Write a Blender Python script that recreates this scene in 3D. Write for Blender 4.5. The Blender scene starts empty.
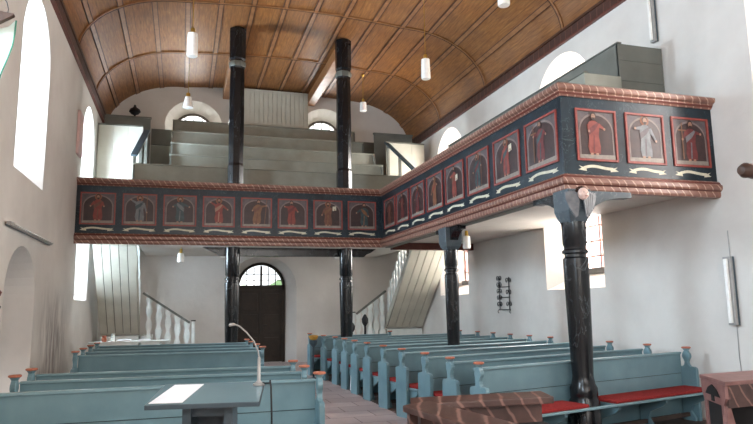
import bpy, bmesh, math, random
from mathutils import Matrix, Vector
random.seed(7)
R = math.radians
PI = math.pi
COL = bpy.context.scene.collection
XL, XR, YB = -2.25, 7.15, 19.4          # left wall, right wall, back wall
H = 1.65

# ------------------------------------------------------------------ materials
def lin(c):
    c = c / 255.0
    return c / 12.92 if c <= 0.04045 else ((c + 0.055) / 1.055) ** 2.4
def rgb(r, g, b): return (lin(r), lin(g), lin(b), 1)
class NM:
    def __init__(s, name, rough=0.6, spec=0.4):
        s.m = bpy.data.materials.new(name); s.m.use_nodes = True
        s.t = s.m.node_tree; s.b = s.t.nodes['Principled BSDF']
        s.b.inputs['Roughness'].default_value = rough
        s.b.inputs['Specular IOR Level'].default_value = spec
        s.co = s.t.nodes.new('ShaderNodeTexCoord')
    def n(s, typ, **kw):
        n = s.t.nodes.new(typ)
        for k, v in kw.items():
            if k in n.inputs: n.inputs[k].default_value = v
            else: setattr(n, k, v)
        return n
    def l(s, a, b): s.t.links.new(a, b)
    def noise(s, scale, detail=4, vec=None, dist=0.0, rough=0.55):
        n = s.n('ShaderNodeTexNoise'); n.inputs['Scale'].default_value = scale
        n.inputs['Detail'].default_value = detail; n.inputs['Distortion'].default_value = dist
        n.inputs['Roughness'].default_value = rough
        s.l(vec or s.co.outputs['Object'], n.inputs['Vector']); return n.outputs['Fac']
    def ramp(s, fac, stops):
        r = s.n('ShaderNodeValToRGB'); e = r.color_ramp.elements
        while len(e) < len(stops): e.new(0.5)
        for i, (p, c) in enumerate(stops): e[i].position = p; e[i].color = c
        s.l(fac, r.inputs['Fac']); return r.outputs['Color']
    def mix(s, fac, a, b, mode='MIX'):
        n = s.n('ShaderNodeMix'); n.data_type = 'RGBA'; n.blend_type = mode
        for v, k in ((fac, 0), (a, 6), (b, 7)):
            if hasattr(v, 'node'): s.l(v, n.inputs[k])
            else: n.inputs[k].default_value = v
        return n.outputs[2]
    def math(s, op, a, b=0.0, clamp=False):
        n = s.n('ShaderNodeMath'); n.operation = op; n.use_clamp = clamp
        for v, k in ((a, 0), (b, 1)):
            if hasattr(v, 'node'): s.l(v, n.inputs[k])
            else: n.inputs[k].default_value = v
        return n.outputs[0]
    def mapv(s, scale=(1, 1, 1), rot=(0, 0, 0), loc=(0, 0, 0), src='Object'):
        n = s.n('ShaderNodeMapping'); n.inputs['Scale'].default_value = scale
        n.inputs['Rotation'].default_value = rot; n.inputs['Location'].default_value = loc
        s.l(s.co.outputs[src], n.inputs['Vector']); return n.outputs[0]
    def col(s, c):
        if hasattr(c, 'node'): s.l(c, s.b.inputs['Base Color'])
        else: s.b.inputs['Base Color'].default_value = c
        return s
    def bump(s, h, strength=0.3, dist=0.01):
        b = s.n('ShaderNodeBump'); b.inputs['Strength'].default_value = strength
        b.inputs['Distance'].default_value = dist
        s.l(h, b.inputs['Height']); s.l(b.outputs[0], s.b.inputs['Normal']); return s

def mottled(name, c1, c2, scale=6, rough=0.6, spec=0.4, bump=0.1, metal=0.0):
    m = NM(name, rough, spec); f = m.noise(scale, 5)
    m.col(m.ramp(f, [(0.3, c1), (0.7, c2)]))
    if bump: m.bump(m.noise(scale * 5, 3), bump, 0.004)
    m.b.inputs['Metallic'].default_value = metal
    return m.m
def veined(name, base1, base2, vein, scale, thr, rough, vs=(1, 1, 1), amount=0.8, spec=0.5):
    """painted marbling: soft clouds with thin wandering veins"""
    m = NM(name, rough, spec)
    v = m.mapv(vs)
    c = m.ramp(m.noise(scale * 0.7, 5, v), [(0.35, base1), (0.68, base2)])
    n = m.noise(scale, 4, v, 1.4)
    d = m.math('ABSOLUTE', m.math('SUBTRACT', n, 0.5))
    k = m.math('MULTIPLY', m.math('SUBTRACT', 1.0, m.math('DIVIDE', d, thr), True), amount)
    m.col(m.mix(k, c, vein)); return m.m
def marbled(name, base1, base2, vein, freq=5.0, rough=0.35, axis=(1, 1, 1), rot=(0, 0, 0)):
    """red-brown painted marble with slanting light stripes"""
    m = NM(name, rough, 0.5)
    v = m.mapv(axis, rot)
    c = m.ramp(m.noise(6, 5), [(0.3, base1), (0.7, base2)])
    w = m.n('ShaderNodeTexWave'); w.wave_type = 'BANDS'; w.bands_direction = 'X'
    w.inputs['Scale'].default_value = freq; w.inputs['Distortion'].default_value = 2.2
    w.inputs['Detail'].default_value = 3; w.inputs['Detail Scale'].default_value = 1.5
    m.l(v, w.inputs['Vector'])
    k = m.ramp(w.outputs['Fac'], [(0.90, (0, 0, 0, 1)), (1.0, (0.85, 0.85, 0.85, 1))])
    m.col(m.mix(k, c, vein)); return m.m

def wall_material():
    m = NM('wall_plaster', 0.9, 0.15)
    c = m.ramp(m.noise(1.2, 5), [(0.3, rgb(208, 202, 195)), (0.7, rgb(221, 216, 209))])
    # grey soot and damp streaks low on the left wall, a stain with a shape of its own
    sep = m.n('ShaderNodeSeparateXYZ'); m.l(m.co.outputs['Object'], sep.inputs[0])
    def bumpf(sock, c0, w):
        d = m.math('DIVIDE', m.math('SUBTRACT', sock, c0), w)
        return m.math('SUBTRACT', 1.0, m.math('MULTIPLY', d, d), True)
    k = m.math('MULTIPLY', bumpf(sep.outputs['Y'], 13.0, 1.5), bumpf(sep.outputs['Z'], 1.0, 1.1))
    left = m.math('LESS_THAN', sep.outputs['X'], XL + 0.02)
    st = m.noise(3.0, 5, m.mapv((1, 2.2, 0.5)), 0.4)
    k = m.math('MULTIPLY', m.math('MULTIPLY', k, left), m.ramp(st, [(0.4, (0.0, 0.0, 0.0, 1)), (0.62, (1, 1, 1, 1))]))
    k = m.math('MULTIPLY', k, 0.65)
    m.col(m.mix(k, c, rgb(96, 84, 80)))
    m.bump(m.noise(7, 6), 0.25, 0.02); return m.m

def ceiling_material():
    m = NM('ceiling_boards', 0.5, 0.4)
    sep = m.n('ShaderNodeSeparateXYZ'); m.l(m.co.outputs['UV'], sep.inputs[0])
    g = m.noise(3.0, 6, m.mapv((9, 0.9, 1), src='UV'), 0.6)
    k = m.noise(1.5, 4, m.mapv((1.2, 0.8, 1), src='UV'))
    c = m.ramp(g, [(0.25, rgb(108, 66, 30)), (0.55, rgb(144, 94, 48)), (0.8, rgb(170, 122, 70))])
    c = m.mix(m.ramp(k, [(0.35, (0, 0, 0, 1)), (0.75, (0.5, 0.5, 0.5, 1))]), c, rgb(112, 78, 56))
    fr = m.math('FRACT', m.math('MULTIPLY', sep.outputs['X'], 1 / 0.2393))
    seam = m.math('LESS_THAN', fr, 0.05)
    c = m.mix(m.math('MULTIPLY', seam, 0.35), c, rgb(48, 30, 20))
    # round knots
    vo = m.n('ShaderNodeTexVoronoi'); vo.inputs['Scale'].default_value = 3.2
    m.l(m.mapv((1, 0.55, 1), src='UV'), vo.inputs['Vector'])
    kn = m.ramp(vo.outputs['Distance'], [(0.03, (1, 1, 1, 1)), (0.06, (0, 0, 0, 1))])
    c = m.mix(m.math('MULTIPLY', kn, 0.6), c, rgb(70, 42, 26))
    m.col(c); m.bump(g, 0.15, 0.01); return m.m

def tile_material():
    m = NM('floor_tiles', 0.55, 0.4)
    b = m.n('ShaderNodeTexBrick'); b.offset = 0.5
    m.l(m.mapv((1, 1, 1)), b.inputs['Vector'])
    b.inputs['Scale'].default_value = 1.0; b.inputs['Brick Width'].default_value = 0.72
    b.inputs['Row Height'].default_value = 0.5; b.inputs['Mortar Size'].default_value = 0.008
    b.inputs['Color1'].default_value = rgb(184, 168, 165); b.inputs['Color2'].default_value = rgb(162, 146, 144)
    b.inputs['Mortar'].default_value = rgb(78, 66, 64)
    c = m.mix(m.ramp(m.noise(5, 5), [(0.3, (0, 0, 0, 1)), (0.7, (0.45, 0.45, 0.45, 1))]), b.outputs['Color'], rgb(172, 152, 146))
    m.col(c); m.bump(b.outputs['Fac'], -0.2, 0.01); return m.m

def glass_material(name, tint=(1, 1, 1, 1), g=0.06):
    m = NM(name); t = m.t
    tr = t.nodes.new('ShaderNodeBsdfTransparent'); tr.inputs[0].default_value = tint
    gl = t.nodes.new('ShaderNodeBsdfGlossy'); gl.inputs['Roughness'].default_value = 0.05
    mx = t.nodes.new('ShaderNodeMixShader'); mx.inputs[0].default_value = g
    m.l(tr.outputs[0], mx.inputs[1]); m.l(gl.outputs[0], mx.inputs[2])
    m.l(mx.outputs[0], t.nodes['Material Output'].inputs['Surface']); return m.m

M = {}
M['wall'] = wall_material()
M['ceiling'] = ceiling_material()
M['rib'] = mottled('ceiling_rib_wood', rgb(126, 84, 52), rgb(156, 110, 72), 5, 0.42)
M['groove'] = mottled('dark_wood_edge', rgb(64, 38, 26), rgb(84, 52, 36), 5, 0.5)
M['cornice_wood'] = marbled('ceiling_cornice_red', rgb(58, 34, 27), rgb(78, 48, 38), rgb(100, 68, 56), 1.6, 0.5, (1, 1, 1), (0, 0, PI / 2))
M['tiles'] = tile_material()
M['wood_floor'] = mottled('dark_floor_boards', rgb(66, 52, 46), rgb(90, 74, 66), 4, 0.6)
M['blue'] = mottled('grey_blue_pew_paint', rgb(100, 131, 140), rgb(116, 147, 155), 3, 0.38, 0.45, 0.06)
M['blue_rail'] = mottled('pale_blue_rail_paint', rgb(114, 144, 152), rgb(130, 160, 167), 3, 0.34, 0.5, 0.05)
M['bluegroove'] = mottled('board_joint', rgb(34, 42, 46), rgb(44, 54, 58), 5, 0.7)
M['cap'] = mottled('red_orange_cap_paint', rgb(176, 98, 76), rgb(198, 126, 98), 9, 0.5)
M['cushion'] = mottled('red_cushion_felt', rgb(132, 42, 42), rgb(156, 56, 54), 30, 0.95, 0.1, 0.5)
M['navy'] = veined('dark_blue_marbling', rgb(16, 27, 34), rgb(34, 50, 60), rgb(104, 120, 122), 3.2, 0.008, 0.30, (1, 1, 1), 0.4, 0.35)
M['black'] = veined('black_marbled_post', rgb(9, 10, 12), rgb(20, 22, 26), rgb(120, 126, 126), 2.4, 0.006, 0.24, (1, 1, 0.45), 0.4, 0.45)
M['brace'] = veined('grey_blue_brace', rgb(52, 62, 68), rgb(84, 94, 100), rgb(130, 140, 142), 3, 0.01, 0.4, (1, 1, 1), 0.5)
M['redmarble_x'] = marbled('red_marbled_cornice_x', rgb(112, 74, 62), rgb(146, 104, 88), rgb(196, 164, 146), 3.1, 0.35, (1, 1, 1.0), (0, R(38), 0))
M['redmarble_y'] = marbled('red_marbled_cornice_y', rgb(112, 74, 62), rgb(146, 104, 88), rgb(196, 164, 146), 3.1, 0.35, (1, 1, 1.0), (R(0), R(38), PI / 2))
M['redline'] = mottled('dark_red_fillet', rgb(92, 44, 36), rgb(112, 58, 46), 8, 0.4)
M['stall'] = marbled('brown_marbled_stall', rgb(58, 38, 34), rgb(86, 60, 53), rgb(140, 104, 92), 3.0, 0.4, (1, 1, 1), (0, R(35), R(20)))
M['stallpink'] = mottled('pink_brown_stall_edge', rgb(112, 76, 71), rgb(138, 100, 94), 9, 0.45)
M['cream'] = mottled('cream_panel_paint', rgb(180, 178, 164), rgb(196, 194, 180), 2, 0.6)
M['creamwhite'] = mottled('gallery_ceiling_paint', rgb(206, 200, 190), rgb(220, 215, 206), 2, 0.7)
M['greygreen'] = mottled('grey_green_bench_paint', rgb(138, 138, 126), rgb(154, 154, 142), 2.5, 0.5)
M['greydark'] = mottled('dark_grey_green_panel', rgb(100, 101, 93), rgb(114, 115, 107), 2.5, 0.55)
M['white'] = mottled('white_paint', rgb(214, 220, 216), rgb(230, 234, 230), 5, 0.5)
M['frame'] = mottled('window_frame_paint', rgb(98, 92, 86), rgb(120, 112, 104), 6, 0.5)
M['redframe'] = mottled('window_bar_redbrown', rgb(128, 84, 76), rgb(150, 104, 94), 6, 0.5)
M['door'] = mottled('old_dark_door_wood', rgb(34, 26, 19), rgb(50, 38, 28), 7, 0.55)
M['glass'] = glass_material('window_glass')
M['iron'] = mottled('black_wrought_iron', rgb(24, 24, 26), rgb(40, 40, 42), 20, 0.5, 0.5, 0.1, 0.4)
M['brass'] = mottled('brass', rgb(176, 140, 60), rgb(200, 164, 84), 12, 0.3, 0.5, 0.0, 0.8)
M['alu'] = mottled('lamp_housing_metal', rgb(150, 147, 144), rgb(168, 165, 161), 10, 0.4, 0.5, 0.0, 0.2)
M['milk'] = mottled('milk_glass', rgb(238, 234, 226), rgb(250, 248, 242), 14, 0.25, 0.5)
M['desk'] = mottled('lectern_sheen_paint', rgb(112, 138, 146), rgb(124, 150, 156), 2, 0.18, 0.5, 0.03)  # top face only: its gloss reflection is put into a lighter colour
M['deskdark'] = mottled('lectern_slate_paint', rgb(58, 72, 80), rgb(72, 86, 94), 4, 0.4)
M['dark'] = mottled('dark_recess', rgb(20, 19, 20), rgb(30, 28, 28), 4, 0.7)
M['paper'] = mottled('white_paper', rgb(236, 238, 242), rgb(248, 248, 250), 3, 0.8, 0.2, 0.0)
M['hedge'] = mottled('hedge_leaves', rgb(96, 132, 84), rgb(140, 172, 120), 4, 0.9)
M['pinkstrip'] = mottled('pinkish_strip', rgb(206, 172, 168), rgb(222, 190, 184), 5, 0.7)
M['darkwood'] = mottled('carved_dark_wood', rgb(48, 32, 26), rgb(78, 54, 42), 9, 0.45)
M['gold'] = mottled('ochre_basket', rgb(196, 142, 60), rgb(220, 170, 84), 20, 0.7)
M['tilegreen'] = mottled('green_white_cloth', rgb(206, 226, 216), rgb(232, 240, 232), 6, 0.6)
M['deepgreen'] = mottled('green_edge', rgb(56, 120, 96), rgb(84, 150, 124), 6, 0.6)
# paint colours of the panel pictures
M['p_frame'] = mottled('red_picture_frame', rgb(128, 54, 48), rgb(150, 70, 60), 14, 0.4)
M['p_spandrel'] = mottled('picture_spandrel', rgb(72, 64, 66), rgb(100, 90, 90), 9, 0.4)
M['p_arch'] = mottled('picture_arch_line', rgb(112, 97, 94), rgb(132, 118, 112), 9, 0.4)
M['p_dark'] = mottled('picture_dark_ground', rgb(46, 32, 32), rgb(67, 46, 44), 8, 0.35)
M['p_floor'] = mottled('picture_pale_floor', rgb(120, 112, 104), rgb(148, 139, 128), 14, 0.4)
M['p_skin'] = mottled('picture_skin', rgb(148, 110, 89), rgb(160, 123, 102), 14, 0.4)
M['p_hair'] = mottled('picture_hair', rgb(46, 28, 22), rgb(64, 41, 32), 14, 0.4)
M['carved'] = mottled('painted_carved_face', rgb(206, 172, 158), rgb(222, 192, 180), 30, 0.5)
M['p_halo'] = mottled('picture_halo', rgb(128, 73, 46), rgb(144, 89, 56), 14, 0.4)
M['p_red'] = mottled('picture_red_robe', rgb(116, 44, 38), rgb(139, 64, 52), 12, 0.4)
M['p_dred'] = mottled('picture_dark_red_robe', rgb(88, 35, 36), rgb(112, 49, 48), 12, 0.4)
M['p_teal'] = mottled('picture_teal_robe', rgb(38, 56, 60), rgb(64, 80, 81), 12, 0.4)
M['p_ochre'] = mottled('picture_ochre_robe', rgb(110, 73, 49), rgb(131, 91, 64), 12, 0.4)
M['p_brown'] = mottled('picture_brown_robe', rgb(96, 59, 46), rgb(118, 76, 60), 12, 0.4)
M['p_grey'] = mottled('picture_grey_robe', rgb(92, 94, 98), rgb(122, 122, 124), 12, 0.4)
M['p_white'] = mottled('picture_white_scroll', rgb(190, 184, 160), rgb(212, 206, 184), 20, 0.5)
M['p_ink'] = mottled('scroll_ink', rgb(96, 88, 76), rgb(116, 106, 92), 20, 0.5)

# ------------------------------------------------------------------ mesh building
class MB:
    def __init__(s): s.v = []; s.f = []; s.m = []; s.mats = []
    def mi(s, m):
        if m not in s.mats: s.mats.append(m)
        return s.mats.index(m)
    def add(s, vs, fs, m):
        o = len(s.v); s.v += [tuple(v) for v in vs]; k = s.mi(m)
        for f in fs: s.f.append([i + o for i in f]); s.m.append(k)
        return s
    def box(s, x0, x1, y0, y1, z0, z1, m):
        vs = [(x, y, z) for z in (z0, z1) for x, y in ((x0, y0), (x1, y0), (x1, y1), (x0, y1))]
        return s.add(vs, [(3, 2, 1, 0), (4, 5, 6, 7), (0, 1, 5, 4), (1, 2, 6, 5), (2, 3, 7, 6), (3, 0, 4, 7)], m)
    def bar(s, a, b, w, h, m, up=(0, 0, 1)):
        """rectangular bar from a to b; w sideways, h along up"""
        a = Vector(a); b = Vector(b); d = (b - a).normalized(); up = Vector(up)
        sd = d.cross(up)
        if sd.length < 1e-4: sd = Vector((1, 0, 0))
        sd.normalize(); u = sd.cross(d).normalized()
        vs = [p + sd * (i * w / 2) + u * (j * h / 2) for p in (a, b) for i, j in ((-1, -1), (1, -1), (1, 1), (-1, 1))]
        return s.add(vs, [(3, 2, 1, 0), (4, 5, 6, 7), (0, 1, 5, 4), (1, 2, 6, 5), (2, 3, 7, 6), (3, 0, 4, 7)], m)
    def prism(s, poly, fn, d0, d1, m, m_front=None):
        """poly in 2-D, fn(u, v, d) -> 3-D"""
        n = len(poly)
        vs = [fn(u, v, d0) for u, v in poly] + [fn(u, v, d1) for u, v in poly]
        s.add(vs, [(i, (i + 1) % n, n + (i + 1) % n, n + i) for i in range(n)], m)
        o = len(s.v) - 2 * n
        s.f.append([o + i for i in range(n)][::-1]); s.m.append(s.mi(m_front or m))
        s.f.append([o + n + i for i in range(n)]); s.m.append(s.mi(m))
        return s
    def flat(s, poly, fn, d, m):
        return s.add([fn(u, v, d) for u, v in poly], [tuple(range(len(poly)))], m)
    def lathe(s, prof, c, m, n=24, axis='z', rot=0.0, cap=True):
        vs = []
        for r, z in prof:
            for i in range(n):
                a = 2 * PI * i / n + rot
                p = (r * math.cos(a), r * math.sin(a), z)
                if axis == 'y': p = (p[0], z, p[1])
                if axis == 'x': p = (z, p[0], p[1])
                vs.append((c[0] + p[0], c[1] + p[1], c[2] + p[2]))
        fs = [(k * n + i, k * n + (i + 1) % n, (k + 1) * n + (i + 1) % n, (k + 1) * n + i)
              for k in range(len(prof) - 1) for i in range(n)]
        if cap:
            fs.append(tuple(range(n))[::-1]); fs.append(tuple((len(prof) - 1) * n + i for i in range(n)))
        return s.add(vs, fs, m)
    def tube(s, pts, r, m, n=8, closed=False):
        pts = [Vector(p) for p in pts]; rings = []; ref = Vector((0.31, 0.2, 0.93))
        N = len(pts)
        for i, p in enumerate(pts):
            a = pts[(i - 1) % N] if (i > 0 or closed) else p
            b = pts[(i + 1) % N] if (i < N - 1 or closed) else p
            d = (b - a).normalized(); u = d.cross(ref).normalized(); w = d.cross(u)
            rr = r[i] if isinstance(r, (list, tuple)) else r
            rings.append([p + (u * math.cos(2 * PI * k / n) + w * math.sin(2 * PI * k / n)) * rr for k in range(n)])
        vs = [v for g in rings for v in g]
        K = N if closed else N - 1
        fs = [(i * n + k, i * n + (k + 1) % n, ((i + 1) % N) * n + (k + 1) % n, ((i + 1) % N) * n + k) for i in range(K) for k in range(n)]
        if not closed: fs += [tuple(range(n))[::-1], tuple((N - 1) * n + k for k in range(n))]
        return s.add(vs, fs, m)
    def build(s, name, parent=None, loc=None, rz=0.0, bevel=0.0, smooth=False, uv=None, seg=2):
        me = bpy.data.meshes.new(name); me.from_pydata(s.v, [], s.f)
        for m in s.mats: me.materials.append(M[m])
        for p, k in zip(me.polygons, s.m): p.material_index = k
        if uv:
            l = me.uv_layers.new(name='UVMap')
            for lp in me.loops: l.data[lp.index].uv = uv[lp.vertex_index]
        bm = bmesh.new(); bm.from_mesh(me)
        bmesh.ops.recalc_face_normals(bm, faces=bm.faces)
        if bevel: bmesh.ops.bevel(bm, geom=[e for e in bm.edges if len(e.link_faces) == 2 and e.calc_face_angle(0) > 0.5],
                                  offset=bevel, segments=seg, affect='EDGES', clamp_overlap=True, profile=0.6)
        bm.to_mesh(me); bm.free()
        if smooth:
            for p in me.polygons: p.use_smooth = True
            try: me.set_sharp_from_angle(angle=R(38))
            except Exception: pass
        o = bpy.data.objects.new(name, me); COL.objects.link(o)
        if parent: o.parent = parent
        if loc: o.location = loc
        o.rotation_euler = (0, 0, rz)
        return o

def thing(name, label, cat, loc=(0, 0, 0), rz=0.0, group=None):
    o = bpy.data.objects.new(name, None); COL.objects.link(o); o.empty_display_size = 0.2
    o.location = loc; o.rotation_euler = (0, 0, rz); o['label'] = label; o['category'] = cat
    if group: o['group'] = group
    return o
def tag(o, label, cat, group=None):
    o['label'] = label; o['category'] = cat
    if group: o['group'] = group
    return o
def struct(o, label=None):
    o['kind'] = 'structure'
    if label: o['label'] = label; 
    return o
def dup(src, loc=None, rz=None, label=None, group=None, parent=None):
    c = src.copy(); COL.objects.link(c)
    if parent: c.parent = parent
    if loc is not None: c.location = loc
    if rz is not None: c.rotation_euler = (0, 0, rz)
    if label: c['label'] = label
    if group: c['group'] = group
    for ch in list(src.children): dup(ch, parent=c)
    return c
XZ = lambda y0, s=1: (lambda u, v, d: (u, y0 + s * d, v))
YZ = lambda x0, s=1: (lambda u, v, d: (x0 + s * d, u, v))
def arch_poly(c, hw, z0, zs, rz, n=16):
    """upright rectangle with an elliptic head, counter-clockwise"""
    p = [(c - hw, z0), (c + hw, z0)]
    for i in range(n + 1):
        a = PI * i / n; p.append((c + hw * math.cos(a), zs + rz * math.sin(a)))
    return p
def ell(cx, cz, rx, rz, n=24, a0=0, a1=2 * PI):
    k = n if abs(a1 - a0 - 2 * PI) < 1e-6 else n + 1
    return [(cx + rx * math.cos(a0 + (a1 - a0) * i / n), cz + rz * math.sin(a0 + (a1 - a0) * i / n)) for i in range(k)]

# ------------------------------------------------------------------ walls with splayed openings
T = 0.9   # wall thickness
def cut(wall, cutters):
    for c in cutters:
        md = wall.modifiers.new('cut', 'BOOLEAN'); md.operation = 'DIFFERENCE'; md.object = c; md.solver = 'EXACT'
    bpy.context.view_layer.update()
    dg = bpy.context.evaluated_depsgraph_get()
    me = bpy.data.meshes.new_from_object(wall.evaluated_get(dg))
    wall.modifiers.clear(); old = wall.data; wall.data = me; bpy.data.meshes.remove(old)
    for c in cutters:
        d = c.data; bpy.data.objects.remove(c); bpy.data.meshes.remove(d)
def loft(p0, p1, fn, d0, d1, m='wall'):
    n = len(p0); b = MB()
    b.add([fn(u, v, d0) for u, v in p0] + [fn(u, v, d1) for u, v in p1],
          [(i, (i + 1) % n, n + (i + 1) % n, n + i) for i in range(n)] + [tuple(range(n))[::-1], tuple(range(n, 2 * n))], m)
    return b.build('cutter')
Y0 = -6.5
WT = 0.62  # depth at which the glass sits
# tall nave windows: opening at the plaster face / opening at the glass
WIN = [('R', 10.45, 1.90, 6.62), ('R', 16.05, 1.90, 6.66), ('L', 10.40, 3.60, 6.50), ('L', 16.03, 1.87, 6.50), ('R', 5.22, 2.6, 6.62)]
UNSEEN_WIN = [('L', 4.4, 3.6, 6.5), ('L', -1.5, 2.6, 6.5), ('R', -1.0, 2.6, 6.5)]   # unseen chancel-side windows, added to light the nave
def open_in(c, z0, zt): return arch_poly(c, 0.94, z0, zt - 0.95, 0.95)
def open_out(c, z0, zt): return arch_poly(c, 0.60, z0 + 0.34, zt - 0.95, 0.62)
wl = MB().box(XL - T, XL, Y0, YB + T, 0, 7.6, 'wall').build('wall_left')
wr = MB().box(XR, XR + T, Y0, YB + T, 0, 7.6, 'wall').build('wall_right')
wb = MB().box(XL, XR, YB, YB + T, 0, 8.9, 'wall').build('wall_back')
cl, cr = [], []
for side, c, z0, zt in WIN + UNSEEN_WIN:
    fn = YZ(XR) if side == 'R' else YZ(XL, -1)
    a, b = open_in(c, z0, zt), open_out(c, z0, zt)
    k = loft([(u + (u - c) * 0.02, v) for u, v in a], b, fn, -0.03, WT); k2 = loft(b, b, fn, WT - 0.01, T + 0.1)
    (cr if side == 'R' else cl).extend((k, k2))
ni = arch_poly(10.32, 0.92, -0.1, 1.92, 0.68)
ni2 = arch_poly(10.32, 0.80, -0.1, 1.92, 0.60)
cl.append(loft(ni, ni2, YZ(XL, -1), -0.03, 0.82))
cut(wl, cl); cut(wr, cr)
do_in = arch_poly(2.33, 1.06, -0.1, 2.24, 0.98); do_out = arch_poly(2.33, 0.74, -0.1, 2.28, 0.76)
cb = [loft(do_in, do_out, XZ(YB), -0.03, 0.42), loft(do_out, do_out, XZ(YB), 0.41, T + 0.1)]
OC = [(0.19, 7.18), (4.27, 7.24)]
for cx, cz in OC:
    cb.append(loft(ell(cx, cz, 0.86, 0.82), ell(cx, cz - 0.06, 0.60, 0.58), XZ(YB), -0.03, 0.45))
    cb.append(loft(ell(cx, cz - 0.06, 0.60, 0.58), ell(cx, cz - 0.06, 0.60, 0.58), XZ(YB), 0.44, T + 0.1))
cut(wb, cb)
wf = MB().box(XL, XR, Y0 - T, Y0, 0, 8.9, 'wall').build('wall_front')
cf = []
for cx in (.6, 4.3):  # unseen windows added behind the camera to let lamp light in
    a, b_ = arch_poly(cx, 1.0, 2.2, 5.6, 1.0), arch_poly(cx, .7, 2.5, 5.6, .7)
    cf += [loft(a, b_, XZ(Y0, -1), -.03, .5), loft(b_, b_, XZ(Y0, -1), .49, T + .1)]
cut(wf, cf)
for w in (wl, wr, wb, wf): struct(w)
# floors
struct(MB().box(XL, XR, -6.5, YB + T, -0.2, 0, 'tiles').build('floor'))
og = MB().box(-40, 60, YB + T, 60, -0.4, -0.05, 'hedge').build('ground'); struct(og)
hb = MB()
for i in range(60):
    x = -14 + i * 0.75; hb.lathe([(0.1, 0), (0.8, 0.6), (0.95, 1.5 + random.random() * 0.4), (0.5, 2.2 + random.random() * 0.5), (0.05, 2.5 + random.random() * 0.4)],
                                 (x, 27 + random.random(), -0.05), 'hedge', 8)
h = hb.build('hedge'); h['kind'] = 'stuff'; h['label'] = 'green hedge outside seen through the fanlight over the door'; h['category'] = 'hedge'

# ------------------------------------------------------------------ windows
def nave_window(i, side, c, z0, zt):
    fn = YZ(XR) if side == 'R' else YZ(XL, -1)
    o = open_out(c, z0, zt); d = WT + 0.06
    fr = MB()
    inner = [(c + (u - c) * 0.90, (z0 + zt) / 2 + (v - (z0 + zt) / 2) * 0.975) for u, v in o]
    n = len(o)
    for k in range(n):
        a, b2, c2, d2 = o[k], o[(k + 1) % n], inner[(k + 1) % n], inner[k]
        fr.prism([a, b2, c2, d2], fn, d - 0.04, d + 0.05, 'redframe')
    zs = zt - 0.95
    bars = [c - 0.30, c, c + 0.30]
    for y in bars:
        top = zs + 0.62 * math.sqrt(max(0, 1 - ((y - c) / 0.60) ** 2)) - 0.03
        w = 0.03 if y != c else 0.04
        fr.prism([(y - w / 2, z0 + 0.36), (y + w / 2, z0 + 0.36), (y + w / 2, top), (y - w / 2, top)], fn, d - 0.025, d + 0.03, 'redframe')
    z = z0 + 0.36 + 0.3
    while z < zs + 0.55:
        hw = 0.56 if z < zs else 0.58 * math.sqrt(max(0, 1 - ((z - zs) / 0.62) ** 2))
        fr.prism([(c - hw, z - 0.013), (c + hw, z - 0.013), (c + hw, z + 0.013), (c - hw, z + 0.013)], fn, d - 0.02, d + 0.025, 'redframe')
        z += 0.3
    f = fr.build('window_%d' % i); struct(f)
    g = MB().prism([(c + (u - c) * 0.95, (z0 + zt) / 2 + (v - (z0 + zt) / 2) * 0.985) for u, v in o], fn, d, d + 0.008, 'glass').build('pane', f)
    s = MB().prism([(c - 0.6, z0 + 0.30), (c + 0.6, z0 + 0.30), (c + 0.6, z0 + 0.42), (c - 0.6, z0 + 0.42)], fn, WT - 0.10, WT + 0.02, 'frame').build('window_sill', f)
for i, w in enumerate(WIN): nave_window(i + 1, *w)
for i, (cx, cz) in enumerate(OC):
    cz -= 0.06; fn = XZ(YB); fr = MB(); o = ell(cx, cz, 0.60, 0.58); q = ell(cx, cz, 0.52, 0.50); n = len(o)
    for k in range(n): fr.prism([o[k], o[(k + 1) % n], q[(k + 1) % n], q[k]], fn, 0.42, 0.52, 'frame')
    for dx in (-0.26, 0, 0.26):
        hz = 0.53 * math.sqrt(1 - (dx / 0.56) ** 2)
        fr.prism([(cx + dx - 0.014, cz - hz), (cx + dx + 0.014, cz - hz), (cx + dx + 0.014, cz + hz), (cx + dx - 0.014, cz + hz)], fn, 0.45, 0.5, 'frame')
    for dz in (-0.2, 0, 0.2):
        hx = 0.54 * math.sqrt(1 - (dz / 0.56) ** 2)
        fr.prism([(cx - hx, cz + dz - 0.012), (cx + hx, cz + dz - 0.012), (cx + hx, cz + dz + 0.012), (cx - hx, cz + dz + 0.012)], fn, 0.45, 0.5, 'frame')
    f = fr.build('window_%d' % (5 + i)); struct(f)
    MB().prism(ell(cx, cz, 0.55, 0.53), fn, 0.475, 0.483, 'glass').build('pane', f)
M['niche'] = mottled('niche_shade_paint', rgb(150, 140, 140), rgb(166, 156, 156), 1.5, 0.6)  # grey carries the shade inside the niche
nd = MB().prism(arch_poly(10.32, .80, 0, 1.92, .60), YZ(XL, -1), .70, .76, 'niche').build('niche_shade_panel'); struct(nd)  # added leaf closing the niche, coloured to darken it like shade
MB().tube([(XL - .69, 9.75, 1.05), (XL - .64, 9.75, 1.05), (XL - .64, 9.87, 1.05)], .012, 'iron').build('door_handle', nd)  # handle on the added leaf
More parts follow.
